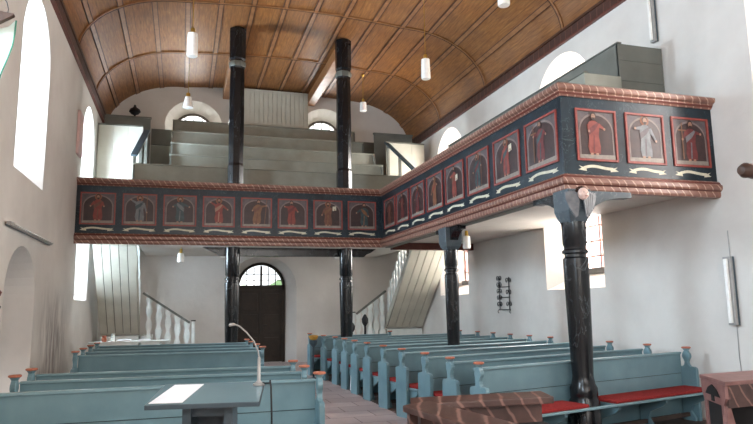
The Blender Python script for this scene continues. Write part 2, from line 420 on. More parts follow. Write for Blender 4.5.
# door with fanlight
fn = XZ(YB); fr = MB(); o = arch_poly(2.33, 0.74, 0, 2.28, 0.76); q = arch_poly(2.33, 0.66, 0.0, 2.28, 0.68); n = len(o)
for k in range(1, n): fr.prism([o[k], o[(k + 1) % n], q[(k + 1) % n], q[k]], fn, 0.36, 0.5, 'door')
fr.prism([(1.62, 2.20), (3.04, 2.20), (3.04, 2.34), (1.62, 2.34)], fn, 0.36, 0.5, 'door')
fr.box(2.30, 2.36, YB + 0.38, YB + 0.48, 2.34, 2.94, 'door')
for dx in (-0.44, -0.22, 0.22, 0.44):
    hz = 0.66 * math.sqrt(1 - (dx / 0.68) ** 2)
    fr.box(2.33 + dx - 0.012, 2.33 + dx + 0.012, YB + 0.4, YB + 0.46, 2.34, 2.28 + hz, 'door')
for dz in (0.22, 0.40):
    hx = 0.65 * math.sqrt(1 - (dz / 0.68) ** 2)
    fr.box(2.33 - hx, 2.33 + hx, YB + 0.4, YB + 0.46, 2.28 + dz - 0.01, 2.28 + dz + 0.01, 'door')
dr = fr.build('door_1'); struct(dr)
MB().prism(arch_poly(2.33, 0.66, 2.3, 2.31, 0.66), fn, 0.43, 0.438, 'glass').build('pane', dr)
for x0, x1 in ((1.66, 2.325), (2.335, 3.0)):
    lf = MB().box(x0, x1, YB + 0.40, YB + 0.47, 0.01, 2.20, 'door')
    for z0, z1 in ((0.15, 0.75), (0.87, 1.45), (1.57, 2.08)):
        lf.box(x0 + 0.1, x1 - 0.1, YB + 0.385, YB + 0.41, z0, z1, 'door')
    lfo = lf.build('door_leaf', dr, bevel=0.008)
MB().box(2.30, 2.36, YB + .37, YB + .41, .01, 2.2, 'door').build('cover_strip', dr)
MB().tube([(2.40, YB + 0.385, 1.12), (2.40, YB + 0.33, 1.12), (2.52, YB + 0.33, 1.12)], 0.012, 'iron').build('door_handle', dr)

# ------------------------------------------------------------------ ceiling: coved wooden barrel
ZS, ZT, CW = 6.98, 8.38, 2.1
XC = (XL + XR) / 2
def prof():
    p = []; N = 20
    for i in range(N + 1):
        a = (PI / 2) * i / N
        p.append((XL + CW * (1 - math.cos(a)) , ZS + (ZT - ZS) * math.sin(a)))
    for i in range(1, 12):
        t = i / 12; x = XL + CW + (XR - XL - 2 * CW) * t
        p.append((x, ZT + 0.13 * math.sin(PI * t)))
    for i in range(N + 1):
        a = (PI / 2) * (1 - i / N)
        p.append((XR - CW * (1 - math.cos(a)), ZS + (ZT - ZS) * math.sin(a)))
    return p
P = prof(); S = [0.0]
for a, b in zip(P, P[1:]): S.append(S[-1] + math.dist(a, b))
def at(s):
    s = max(0, min(S[-1] - 1e-6, s))
    for i in range(len(S) - 1):
        if S[i] <= s <= S[i + 1]:
            t = (s - S[i]) / (S[i + 1] - S[i]); a, b = P[i], P[i + 1]
            d = Vector((b[0] - a[0], b[1] - a[1])).normalized()
            return (a[0] + (b[0] - a[0]) * t, a[1] + (b[1] - a[1]) * t), Vector((d.y, -d.x))   # point, inward normal
YC0 = -6.5
b = MB(); uv = []
for y in (YC0, YB):
    for (x, z), s_ in zip(P, S): b.v.append((x, y, z)); uv.append((s_, y))
for y in (YC0, YB):
    for (x, z), s_ in zip(P, S): b.v.append((x, y, z + 0.12)); uv.append((s_, y))
n = len(P); k = b.mi('ceiling')
for i in range(n - 1):
    for f in ((i, i + 1, n + i + 1, n + i), (2 * n + i, 3 * n + i, 3 * n + i + 1, 2 * n + i + 1)): b.f.append(list(f)); b.m.append(k)
for f in ((0, n, 3 * n, 2 * n), (n - 1, 3 * n - 1, 4 * n - 1, 2 * n - 1)): b.f.append(list(f)); b.m.append(k)
for off in (0, n):
    for i in range(n - 1): b.f.append([off + i, off + i + 1, 2 * n + off + i + 1, 2 * n + off + i]); b.m.append(k)
ceil = b.build('ceiling', uv=uv, smooth=True); struct(ceil)
NB = 15; step = S[-1] / NB
for i in range(1, NB):                       # long battens, each a flat board with darker edge fillets
    (x, z), nv = at(step * i); tv = Vector((-nv.y, nv.x))
    for w, t, m, off in ((0.09, 0.020, 'rib', 0), (0.018, 0.028, 'groove', 0.054), (0.018, 0.028, 'groove', -0.054)):
        if off == 0: bb = MB()
        c = Vector((x, z)) + tv * off
        q = [c + tv * (w / 2), c - tv * (w / 2), c - tv * (w / 2) + nv * t, c + tv * (w / 2) + nv * t]
        bb.prism([tuple(v) for v in q], XZ(0), YC0, YB, m)
    bb.build('batten', ceil)
for y in (0.3, 3.6, 7.0, 10.25, 13.65, 16.6):
    for w, t, m, off in ((0.05, 0.032, 'rib', 0), (0.018, 0.04, 'groove', 0.032)):
        bb = MB() if off == 0 else bb
        pr = []
        for i in range(61):
            (x, z), nv = at(S[-1] * i / 60); pr.append((Vector((x, z)), nv))
        vs = []
        for yy in (y + off - w / 2, y + off + w / 2):
            for p, nv in pr: vs.append((p.x, yy, p.y)); q = p + nv * t; vs.append((q.x, yy, q.y))
        fs = []
        for i in range(60):
            a = 2 * i; c = 122 + 2 * i
            fs += [(a, a + 1, a + 3, a + 2), (c, c + 2, c + 3, c + 1), (a + 1, c + 1, c + 3, a + 3)]
        bb.add(vs, fs, m)
    bb.build('arch_rib', ceil, smooth=True)
for nm, x0, x1 in (('trim_1', XL, XL + 0.07), ('trim_2', XR - 0.07, XR)):
    t = MB().box(x0, x1, YC0, YB, 6.80, 6.98, 'cornice_wood')
    xa = XL + 0.1 if x0 == XL else XR - 0.1
    t.box(min(x0, xa), max(x1, xa), YC0, YB, 6.98, 7.03, 'groove')
    t.box(x0, x1, YC0, YB, 6.775, 6.80, 'redline'); struct(t.build(nm))
# two ceiling beams running back from the posts
for x, lb in ((1.16, 'brown ceiling beam running back from the left tall post'), (3.80, 'brown ceiling beam running back from the right tall post')):
    o = MB().box(x - 0.13, x + 0.13, 15.2, YB, 8.10, 8.40, 'rib').build('ceiling_beam', bevel=0.02); tag(o, lb, 'beam')

# ------------------------------------------------------------------ galleries: slabs
ga = MB()
ga.box(-1.05, 5.9, 14.85, YB, 3.20, 3.34, 'creamwhite'); ga.box(XL, -1.05, 14.85, 16.1, 3.20, 3.34, 'creamwhite')
ga.box(5.9, XR, 14.85, 16.1, 3.20, 3.34, 'creamwhite')
struct(ga.build('gallery_floor'))
struct(MB().box(4.76, XR, 6.97, 14.85, 3.20, 3.34, 'creamwhite').build('gallery_floor_side'))
fb = MB().box(4.74, 4.92, 7.0, 14.7, 3.06, 3.20, 'greydark').build('edge_beam', bevel=0.01)
tag(fb, 'grey-brown edge beam under the long side gallery', 'beam')
cbm = MB().box(4.95, XR, 14.72, 14.92, 3.03, 3.2, 'redline').build('edge_beam', bevel=0.01)
tag(cbm, 'dark red-brown cross beam under the gallery corner, behind a hanging lamp', 'beam')

# ------------------------------------------------------------------ parapets with painted panels
def figure(b, w, h, robe, kind, fnl):
    """standing saint in flat paint; u from -w/2, v from 0; figure built from polygons"""
    rb, sc = robe
    cx = kind.get('cx', 0.0) * w; lean = kind.get('lean', 0.0) * w
    s = h; f0 = fnl; fnl = lambda u, v, d: f0(u, v, d + .006)
    body = [(-.10, .10), (.12, .10), (.13, .22), (.10, .42), (.125, .58), (.10, .665), (.035, .70), (-.035, .70), (-.095, .665), (-.125, .56), (-.10, .40), (-.13, .22)]
    def tr(p): return (cx + p[0] * s + lean * (p[1] - .1), p[1] * s)
    b.flat([tr(p) for p in body], fnl, 0.006, rb)
    sash = [(-.11, .42), (.02, .52), (.115, .64), (.09, .67), (-.02, .60), (-.125, .53)] if kind.get('sash', 1) > 0 else [(.11, .40), (-.02, .50), (-.115, .62), (-.08, .67), (.03, .60), (.125, .50)]
    b.flat([tr(p) for p in sash], fnl, 0.008, sc)
    fold = [(-.03, .12), (.0, .12), (.02, .42), (-.01, .44)]
    b.flat([tr(p) for p in fold], fnl, 0.008, sc)
    aL = kind.get('al', (-.24, .60)); aR = kind.get('ar', (.24, .44))
    for sg, hand in ((-1, aL), (1, aR)):
        sh = Vector((sg * .10, .63)); hd = Vector(hand); d = (hd - sh).normalized(); nn = Vector((-d.y, d.x))
        q = [sh + nn * .035, sh - nn * .035, hd - nn * .02, hd + nn * .02]
        b.flat([tr(p) for p in q], fnl, 0.010 + .001 * sg, rb)
        b.flat([tr((hd.x + .024 * math.cos(a), hd.y + .026 * math.sin(a))) for a in [2 * PI * i / 8 for i in range(8)]], fnl, 0.013, 'p_skin')
    for fx in (-.06, .05): b.flat([tr(p) for p in ((fx - .035, .07), (fx + .03, .07), (fx + .025, .11), (fx - .025, .11))], fnl, 0.009, 'p_skin')
    E_ = lambda x, z, rx, rz: [tr((x + rx * math.cos(2 * PI * i / 14), z + rz * math.sin(2 * PI * i / 14))) for i in range(14)]
    if kind.get('halo'): b.flat(E_(0, .775, .095, .095), fnl, 0.005, 'p_halo')
    b.flat(E_(0, .785, .062, .075), fnl, 0.012, 'p_hair')
    b.flat(E_(0, .770, .044, .056), fnl, 0.014, 'p_skin')
    if kind.get('beard', 1): b.flat([tr(p) for p in ((-.035, .755), (.035, .755), (.02, .70), (-.02, .70))], fnl, 0.015, 'p_hair')
    for ex in (-.018, .018): b.flat(E_(ex, .785, .007, .006), fnl, 0.016, 'p_hair')
    at_ = kind.get('attr')
    if at_ == 'staff':
        x = aR[0]; b.flat([tr(p) for p in ((x - .008, .08), (x + .008, .08), (x + .008, .86), (x - .008, .86))], fnl, 0.012, 'p_ochre')
    if at_ == 'book':
        x, z = aR; b.flat([tr(p) for p in ((x - .07, z - .04), (x + .05, z - .02), (x + .05, z + .12), (x - .07, z + .10))], fnl, 0.012, 'p_white')
    if at_ == 'cross':
        x = aL[0]; b.flat([tr(p) for p in ((x - .012, .1), (x + .012, .1), (x + .012, .80), (x - .012, .80))], fnl, 0.012, 'p_ochre')
        b.flat([tr(p) for p in ((x - .09, .64), (x + .09, .64), (x + .09, .67), (x - .09, .67))], fnl, 0.0125, 'p_ochre')
KIND = [
 (('p_red', 'p_brown'), dict(al=(-.2, .5), ar=(.16, .5), halo=1)),
 (('p_grey', 'p_teal'), dict(al=(-.24, .72), ar=(.2, .35), halo=1, attr='staff')),
 (('p_teal', 'p_grey'), dict(al=(-.2, .55), ar=(.27, .55), halo=1, sash=-1)),
 (('p_red', 'p_skin'), dict(al=(-.25, .72), ar=(.26, .50), halo=1)),
 (('p_ochre', 'p_brown'), dict(al=(-.16, .5), ar=(.25, .66), attr='staff', lean=.1)),
 (('p_red', 'p_dred'), dict(al=(-.22, .66), ar=(.2, .5), cx=-.05)),
 (('p_brown', 'p_ochre'), dict(al=(-.2, .42), ar=(.22, .6), halo=1, attr='book')),
 (('p_teal', 'p_ochre'), dict(al=(-.26, .52), ar=(.14, .42), cx=.08, sash=-1)),
 (('p_brown', 'p_dred'), dict(al=(-.18, .5), ar=(.2, .4), attr='staff')),
 (('p_dred', 'p_brown'), dict(al=(-.2, .6), ar=(.18, .5))),
 (('p_dred', 'p_teal'), dict(al=(-.15, .45), ar=(.2, .5), halo=1)),
 (('p_ochre', 'p_red'), dict(al=(-.2, .4), ar=(.2, .6), halo=1)),
 (('p_red', 'p_brown'), dict(al=(-.2, .6), ar=(.17, .5), attr='book')),
 (('p_teal', 'p_dred'), dict(al=(-.2, .45), ar=(.2, .55), halo=1, attr='staff')),
 (('p_red', 'p_teal'), dict(al=(-.2, .4), ar=(.2, .58), halo=1, attr='book')),
 (('p_dred', 'p_teal'), dict(al=(-.22, .6), ar=(.2, .55), attr='cross')),
 (('p_red', 'p_dred'), dict(al=(-.1, .5), ar=(.22, .55), cx=-.08)),
 (('p_grey', 'p_spandrel'), dict(al=(-.22, .62), ar=(.22, .4), halo=1)),
 (('p_dred', 'p_grey'), dict(al=(-.2, .48), ar=(.22, .6), attr='cross')),
]
DESC = ['red', 'grey', 'teal', 'red', 'ochre', 'red', 'brown', 'teal', 'brown', 'dark red', 'dark red', 'ochre', 'red', 'teal', 'red', 'dark red', 'red', 'pale grey', 'dark red']
def panel(root, idx, fnw, c, w, z0, z1, faint=False):
    """fnw(u, v, d): u along the parapet, v height, d out of it"""
    h = z1 - z0; f = lambda u, v, d: fnw(c + u, z0 + v, d)
    b = MB(); hw = w / 2
    b.prism([(-hw, 0), (hw, 0), (hw, h), (-hw, h)], f, -0.01, 0.002, 'p_spandrel')
    ap = arch_poly(0, hw * .93, h * .02, h * .58, h * .39, 16)
    b.flat([(x, z) for x, z in ap], f, 0.004, 'p_arch')
    ap = arch_poly(0, hw * .86, h * .02, h * .58, h * .345, 16)
    b.flat(ap, f, 0.006, 'p_dark')
    b.flat([(-hw * .95, h * .01), (hw * .95, h * .01), (hw * .95, h * .10), (-hw * .95, h * .085)], f, 0.008, 'p_floor')
    figure(b, w, h * 1.15, KIND[idx][0], KIND[idx][1], f)
    o = b.build('painted_panel', root); o['label'] = 'arched painting of a standing figure in a %s robe' % DESC[idx]
    fr = MB(); t = 0.028
    for q in (((-hw - t, -t), (hw + t, 0)), ((-hw - t, h), (hw + t, h + t)), ((-hw - t, 0), (-hw, h)), ((hw, 0), (hw + t, h))):
        (u0, v0), (u1, v1) = q
        fr.prism([(u0, v0), (u1, v0), (u1, v1), (u0, v1)], f, -0.01, 0.02, 'p_frame')
    fr.build('frame', o)
    # painted ribbon with lettering-like strokes below the picture
    s = MB(); N = 14; W2 = hw * .80
    top = [(-W2 + 2 * W2 * i / N, -0.105 + .022 * math.sin(PI * i / N) + .01 * math.sin(2 * PI * i / N)) for i in range(N + 1)]
    bot = [(u, v - 0.038) for u, v in top]
    s.flat(top + bot[::-1], f, 0.003, 'p_white')
    for sg in (-1, 1):
        s.flat([(sg * W2 * .82, -.125), (sg * (W2 + .07), -.095), (sg * (W2 + .03), -.125), (sg * (W2 + .08), -.15), (sg * W2 * .80, -.165)], f, 0.0025, 'p_white')
    s.build('banner_scroll', root)
def cornice(poly_fn, z0, z1, m, depth, steps):
    pass
def parapet(name, label, path, normal_out, mx):
    """straight parapet from path[0] to path[1]; out = unit vector towards the viewer side"""
    root = thing(name, label, 'parapet', (path[0][0], path[0][1], 3.08))
    a, c = Vector(path[0]), Vector(path[1]); L = (c - a).length; d = (c - a) / L; nv = Vector(normal_out)
    def fw(u, v, q): return (d.x * u + nv.x * q, d.y * u + nv.y * q, v - 3.08)
    e = L - .062 if nv.x < -.5 else L
    b = MB().prism([(0, 3.28), (e, 3.28), (e, 4.38), (0, 4.38)], fw, -0.06, 0.0, 'navy')
    b.build('parapet_board', root)
    return root, fw, L
def moulding(root, name, fw, L, prof, mats, e0=0.0, e1=0.0):
    """prof: (q out, z) polygon, extruded along the parapet; e0/e1 mitre length per unit of q at the ends"""
    b = MB(); n = len(prof)
    vs = [fw(0 - e0 * q, z, q) for q, z in prof] + [fw(L + e1 * q, z, q) for q, z in prof]
    for i in range(n):
        j = (i + 1) % n
        b.add([vs[i], vs[j], vs[n + j], vs[n + i]], [(0, 1, 2, 3)], mats[i % len(mats)])
    b.add(vs[:n], [tuple(range(n))], mats[0]); b.add(vs[n:], [tuple(range(n))[::-1]], mats[0])
    return b.build(name, root)
BOT = [(-.06, 3.07), (.03, 3.07), (.045, 3.10), (.045, 3.15), (.07, 3.165), (.085, 3.19), (.085, 3.235), (.06, 3.25), (.045, 3.28), (.02, 3.30), (-.06, 3.30)]
TOP = [(-.06, 4.35), (.015, 4.35), (.03, 4.37), (.05, 4.395), (.05, 4.41), (.085, 4.43), (.10, 4.455), (.10, 4.49), (.07, 4.51), (-.10, 4.51), (-.10, 4.47), (-.06, 4.47)]
for nm, lb, pa, pb, nv, mk, cs, w, off, e0, e1 in (
    ('gallery_parapet', 'dark blue gallery front across the back with eight saint paintings', (XL, 14.7), (4.68, 14.7), (0, -1), 'redmarble_x',
     [XL * 0 - 1.81 + .853 * i for i in range(8)], .66, 0, 0, -1),
    ('gallery_parapet', 'long dark blue gallery front along the right side with eight paintings', (4.68, 14.7), (4.68, 6.89), (-1, 0), 'redmarble_y',
     [14.08, 13.16, 12.21, 11.255, 10.31, 9.355, 8.375, 7.40], .76, 8, -1, 1),
    ('gallery_parapet', 'short dark blue gallery front facing the altar with three paintings', (4.68, 6.89), (XR, 6.89), (0, -1), 'redmarble_x',
     [5.20, 5.98, 6.745], .575, 16, 1, 0)):
    root, fw, L = parapet(nm, lb, (pa, pb), nv, mk)
    moulding(root, 'lower_cornice', fw, L, BOT, [mk, mk, mk, 'redline', mk, mk, mk, 'redline', mk, mk, mk], e0, e1)
    moulding(root, 'upper_cornice', fw, L, TOP, [mk, mk, 'redline', mk, mk, mk, mk, mk, 'greygreen', mk, mk, mk], e0, e1)
    for i, c in enumerate(cs):
        if nv == (0, -1): u = c - pa[0]
        else: u = pa[1] - c
        panel(root, off + i, fw, u, w, 3.52, 4.17)
# thin green-grey book board on the side parapet
o = MB().box(4.70, 4.98, 7.0, 14.5, 4.52, 4.56, 'greydark').build('book_board', bevel=0.006)
tag(o, 'narrow grey-green book board lying on the side gallery front', 'shelf')

# ------------------------------------------------------------------ posts
def post_prof(z0, z1, r, ring, base=True):
    p = []
    if base: p += [(r * 1.22, z0), (r * 1.22, z0 + .46), (r * 1.08, z0 + .50), (r * 1.10, z0 + .54), (r * 1.10, z0 + .62), (r * .94, z0 + .67), (r * .84, z0 + .76)]
    else: p += [(r * 1.12, z0), (r * 1.12, z0 + .2), (r * .98, z0 + .26)]
    p += [(r * .93, (z0 + ring) / 2), (r * 1.05, ring - .16), (r * 1.05, ring - .07), (r * .88, ring - .05), (r * .88, ring - .015), (r * 1.08, ring), (r * 1.08, ring + .03), (r * .9, ring + .05),
          (r * .9, ring + .08), (r, ring + .12), (r * 1.02, z1)]
    return p
def bracket(b, x, y, dirv, m, z1, ln, dp, t=0.16):
    pl = [(0, z1)] + [(ln, z1), (ln, z1 - .07)]
    for i in range(9):
        a = PI / 2 * i / 8; pl.append((ln - .06 - (ln - .06 - .10) * math.sin(a), z1 - .07 - (dp - .07) * (1 - math.cos(a))))
    pl += [(0, z1 - dp)]
    dx, dy = dirv
    b.prism(pl, lambda u, v, d: (x + dx * u + dy * d, y + dy * u + dx * d, v), -t / 2, t / 2, m)
for x, lb in ((1.10, 'tall black marbled post beside the door, reaching the ceiling, left of the pair'),
              (3.83, 'tall black marbled post right of the door, reaching the ceiling, right of the pair')):
    t = thing('wooden_post', lb, 'post', (x, 15.02, 0), 0)
    MB().lathe(post_prof(0, 3.06, .162, 2.30), (0, 0, 0), 'black', 12).build('lower_shaft', t, smooth=True)
    MB().lathe([(.195, 3.34), (.195, 5.0), (.18, 5.06), (.19, 6.2), (.182, 7.2), (.175, 7.42), (.19, 7.46), (.19, 7.6), (.18, 7.63), (.205, 7.68), (.21, 8.45)],
               (.03 if x < 2 else -.03, 0, 0), 'black', 8, rot=PI / 8).build('upper_shaft', t)
    MB().lathe([(.195, 7.46), (.212, 7.49), (.212, 7.56), (.195, 7.6)], (.03 if x < 2 else -.03, 0, 0), 'greydark', 8, rot=PI / 8).build('collar', t)
bm_ = MB(); pl = [(.42, 3.075), (4.66, 3.075), (4.52, 2.98), (4.40, 2.93), (4.34, 2.87), (.80, 2.87), (.74, 2.93), (.62, 2.98)]
bm_.prism(pl, XZ(0), 15.17, 15.30, 'black')
tag(bm_.build('carved_beam', bevel=0.008), 'black marbled beam with shaped ends under the back gallery', 'beam')

def side_post(x, y, lb, r, dirs, z1=3.07):
    t = thing('wooden_post', lb, 'post', (x, y, 0))
    MB().lathe(post_prof(0, 2.66, r, 2.27), (0, 0, 0), 'black', 16).build('shaft', t, smooth=True)
    cp = MB().lathe([(r * 1.0, 2.60), (r * 1.05, 2.64), (.205, 2.72), (.235, 2.80), (.24, z1)], (0, 0, 0), 'brace', 4, rot=PI / 4)
    cp.build('capital', t, bevel=0.015)
    for dv, ln in dirs:
        q = MB(); bracket(q, 0, 0, dv, 'black' if dv[0] == 0 else 'brace', z1 - .003, ln, .46); q.build('brace', t)
    return t
p4 = side_post(4.735, 6.85, 'black marbled post under the gallery corner with carved winged head', .152, [((0, 1), .80), ((1, 0), .85)])
side_post(4.76, 10.77, 'black marbled post under the middle of the side gallery', .125, [((0, 1), .52), ((0, -1), .52)])
# cherub on the corner post, facing the altar
def cherub(root):
    b = MB(); c = Vector((-.03, -.285, 2.985)); vs = []; N, K = 20, 14
    for i in range(K + 1):
        ph = PI * i / K
        for j in range(N):
            th = 2 * PI * j / N
            x, y, z = math.sin(ph) * math.cos(th), math.sin(ph) * math.sin(th), math.cos(ph)
            fx, fy, fz = .066 * x, .062 * y, .076 * z
            if y < 0:      # face side: cheeks, nose, brow, chin
                fx *= 1 + .10 * math.exp(-((z + .35) / .3) ** 2)
                fy -= .020 * math.exp(-(x / .16) ** 2 - ((z + .12) / .22) ** 2)
                fy += .010 * (math.exp(-((x - .38) / .16) ** 2 - ((z - .12) / .12) ** 2) + math.exp(-((x + .38) / .16) ** 2 - ((z - .12) / .12) ** 2))
                fy -= .007 * math.exp(-(x / .22) ** 2 - ((z + .50) / .08) ** 2)
                fy -= .008 * math.exp(-(x / .3) ** 2 - ((z + .82) / .15) ** 2)
            vs.append((c.x + fx, c.y + fy, c.z + fz))
    fs = [(i * N + j, i * N + (j + 1) % N, (i + 1) * N + (j + 1) % N, (i + 1) * N + j) for i in range(K) for j in range(N)]
    b.add(vs, fs, 'carved'); h_ = b.build('carved_head', root, smooth=True); h_['label'] = 'carved cherub head'
    hr = MB()
    for i in range(26):
        a = random.uniform(-.2, PI + .2); t2 = random.uniform(-.4, 1.2)
        p = (c.x + .066 * math.cos(a), c.y + .03 + .03 * t2, c.z + .035 + .05 * math.sin(a))
        hr.lathe([(.001, -.018), (.014, -.01), (.018, 0), (.014, .01), (.001, .018)], p, 'p_hair', 7)
    hr.build('hair', h_, smooth=True)
    ey = MB()
    for sx in (-1, 1): ey.lathe([(.001, -.006), (.008, 0), (.001, .006)], (c.x + sx * .025, c.y - .052, c.z + .010), 'dark', 8)
    ey.box(c.x - .016, c.x + .016, c.y - .068, c.y - .056, c.z - .041, c.z - .036, 'p_red')
    ey.build('face_features', h_)
    for s in (-1, 1):
        w = MB()
        for k in range(5):                       # overlapping feathers
            u0 = .05 + k * .032; ln = .30 - k * .03
            pl = [(u0, .045 - k * .01), (u0 + .05, .06 - k * .005), (u0 + .075 - k * .006, -.05), (u0 + .05 - k * .012, -ln), (u0 + .015 - k * .01, -ln + .02), (u0 - .015, -.08)]
            w.prism([(s * u, v) for u, v in pl], lambda u, v, d: (c.x + u * .95, c.y + .045 - d + abs(u) * .22, c.z + v * .95 - .01), 0 + k * .006, .02 + k * .006, 'p_grey')
        wo = w.build('wing', root); wo['label'] = 'white carved feathered wing'
cherub(p4)

# ------------------------------------------------------------------ pews
END = [(.145, 0), (.145, .70), (.135, .725), (.11, .735), (.055, .74), (.034, .765), (.026, .80), (.04, .835), (.056, .86), (.060, .885), (.052, .915), (.036, .935), (.028, .955)]
def end_panel(root, x0, x1, s=1):
    c = -.09
    pl = [(c - u, v) for u, v in END][::-1] + [(c + u, v) for u, v in END]
    b = MB().prism(pl, YZ(0), x0, x1, 'blue'); e = b.build('end_panel', root, bevel=0.006, seg=1)
    k = MB(); xm = (x0 + x1) / 2
    k.lathe([(.030, .952), (.036, .962), (.052, .985)], (xm, c, 0), 'blue', 8, rot=PI / 8).lathe([(.054, .985), (.064, .992), (.064, 1.004), (.056, 1.010)], (xm, c, 0), 'cap', 8, rot=PI / 8)
    k.build('cap', e)
    return e
def make_pew(label, L, loc, rz, cushion=True, notch=None, group=None):
    t = thing('pew', label, 'pew', loc, rz, group)
    end_panel(t, 0, .055); end_panel(t, L - .055, L)
    bk = MB().box(.055, L - .055, -.012, .018, .645, .905, 'blue').box(.055, L - .055, -.006, .018, .10, .637, 'blue').box(.055, L - .055, .0, .016, .636, .646, 'bluegroove')
    bk.build('backrest', t)
    MB().box(.05, L - .05, -.035, .045, .905, .935, 'blue_rail').build('top_rail', t, bevel=0.008, seg=1)
    st = MB()
    if notch:
        a, b_ = notch
        st.box(.055, a, -.47, -.012, .405, .435, 'blue_rail'); st.box(b_, L - .055, -.47, -.012, .405, .435, 'blue_rail')
        st.box(a, b_, -.47, -.425, .405, .435, 'blue_rail'); segs = [(.06, a - .01), (b_ + .01, L - .06)]
    else:
        st.box(.055, L - .055, -.45, -.012, .405, .435, 'blue_rail'); segs = [(.06, L - .06)]
    st.build('seat', t, bevel=0.006, seg=1)
    if cushion:
        for x0, x1 in segs: MB().box(x0, x1, -.44 if not notch else -.455, -.03, .437, .475, 'cushion').build('seat_cushion', t, bevel=0.014)
    n = 2 + int(L / 1.3)
    for i in range(n + 1):
        x = .07 + (L - .18) * i / n
        if notch and notch[0] - .12 < x < notch[1] + .06: x = notch[0] - .2
        pl = [(-.42, .403), (-.02, .403), (-.02, 0), (-.20, 0), (-.20, .05), (-.14, .14), (-.17, .22), (-.27, .27), (-.36, .31), (-.42, .36)]
        MB().prism(pl, YZ(x), 0, .045, 'blue').build('seat_bracket', t)
    MB().box(.06, L - .06, -.13, -.09, .07, .12, 'wood_floor').build('foot_rail', t)
    return t
def place(a, b_): 
    """pew from point a (aisle or left end) to b"""
    d = Vector((b_[0] - a[0], b_[1] - a[1])); return math.atan2(d.y, d.x), d.length
ORD = ['first', 'second', 'third', 'fourth', 'fifth', 'sixth', 'seventh', 'eighth', 'ninth', 'tenth']
right_rows = [(6.58, 7.45), (7.38, 8.24), (8.24, 9.14), (9.20, 10.12), (10.12, 10.93), (11.07, 11.70), (11.93, 12.5), (12.73, 13.3), (13.55, 14.1)]
for i, (ya, yb) in enumerate(right_rows):
    a = (3.16, ya + .09); e = (6.88, yb + .09)
    rz, L = place(a, e)
    notch = None
    if i == 0:
        xx = (4.735 - a[0]) / math.cos(rz); notch = (xx - .25, xx + .20)
    make_pew('grey-blue pew with red seat cushion, %s row from the front in the right-hand block' % ORD[i] if i else
             'frontmost right-hand pew, red cushion broken by the black corner post', L, (a[0], a[1], 0), rz, True, notch, 'pews right of the aisle')
for k, ya in enumerate((15.05, 15.75)):
    rz, L = place((3.05, ya), (3.60, ya + .05)) if k == 0 else place((3.02, ya), (5.2, ya + .1))
    if k == 0: continue
    make_pew('rearmost right-hand pew behind the right tall post, near the door wall', L, (3.02, ya, 0), rz, True, None, 'pews right of the aisle')
rz, L = place((3.10, 14.55), (6.8, 15.05))
make_pew('right-hand pew just in front of the right tall post, second from the back', L, (3.10, 14.55, 0), rz, True, None, 'pews right of the aisle')
left_rows = [(6.42, 6.35), (7.42, 7.14), (8.18, 7.88), (11.30, 10.95), (12.15, 11.78), (13.1, 12.70), (14.05, 13.65)]
LN = ['frontmost left-hand pew, long pale back right behind the lectern', 'left-hand pew second from the front, behind the lectern pew',
      'left-hand pew third from the front, before the open gap', 'left-hand pew with tall visible back just behind the open gap',
      'left-hand pew, second row behind the open gap', 'left-hand pew, third row behind the open gap', 'rearmost left-hand pew in front of the left tall post']
for i, (yl, yr) in enumerate(left_rows):
    a = (-1.63, yl + .07); e = (1.36, yr + .07); rz, L = place(a, e)
    make_pew(LN[i], L, (a[0], a[1], 0), rz, False, None, 'pews left of the aisle')
struct(MB().box(3.22, 7.0, 5.9, 16.6, 0, .012, 'wood_floor').build('floor_boards'))
struct(MB().box(-2.0, 1.30, 5.6, 16.0, 0, .012, 'wood_floor').build('floor_boards_left'))

# ------------------------------------------------------------------ back gallery seating
RT = [5.14, 5.60, 6.12, 6.67, 7.22]; RY = [15.8, 16.6, 17.4, 18.2, 19.0]
RX = [(-1.22, 5.85), (-.41, 5.33), (-.41, 5.34), (-.41, 5.22), (-.41, 5.16)]
pf = MB()
for k in range(5):
    pf.box(-.40 if k else -1.0, 5.15 if k else 5.75, RY[k] - .74, RY[k] + (.4 if k == 4 else 0), 3.34, RT[k] - 1.05, 'greydark')
struct(pf.build('floor_gallery_steps'))
sp = MB()
for k in range(1, 6):
    z = 3.34 + .45 * k
    y0 = 15.9 + .55 * k
    sp.box(-1.05, -.43, y0, 19.35, z - .45, z, 'greydark'); sp.box(5.36, 5.9, y0, 19.35, z - .45, z, 'greydark')
struct(sp.build('floor_gallery_side_steps'))
GN = ['lowest', 'second lowest', 'middle', 'second highest', 'highest']
for k in range(5):
    x0, x1 = RX[k]
    t = thing('gallery_bench', 'grey-green bench across the back gallery, %s of the five rising rows' % GN[k], 'bench', (0, RY[k], RT[k] - 1.05), 0, 'rising benches on the back gallery')
    zt = 1.05
    b = MB().box(x0, x1, .012, .045, .02, .62, 'greygreen').box(x0, x1, .012, .045, .63, zt - .03, 'greygreen').box(x0, x1, .02, .04, .6, .64, 'greydark')
    b.build('backrest', t)
    MB().box(x0 - .01, x1 + .01, -.02, .09, zt - .03, zt, 'greygreen').build('top_rail', t, bevel=.006, seg=1)
    MB().box(x0 + .02, x1 - .02, -.38, .005, .43, .46, 'greygreen').build('seat', t)
    for x in (x0, x1 - .04):
        MB().prism([(-.36, 0), (.01, 0), (.01, zt - .05), (-.06, zt - .06), (-.10, .6), (-.36, .5)], YZ(x), 0, .04, 'greydark').build('end_panel', t)
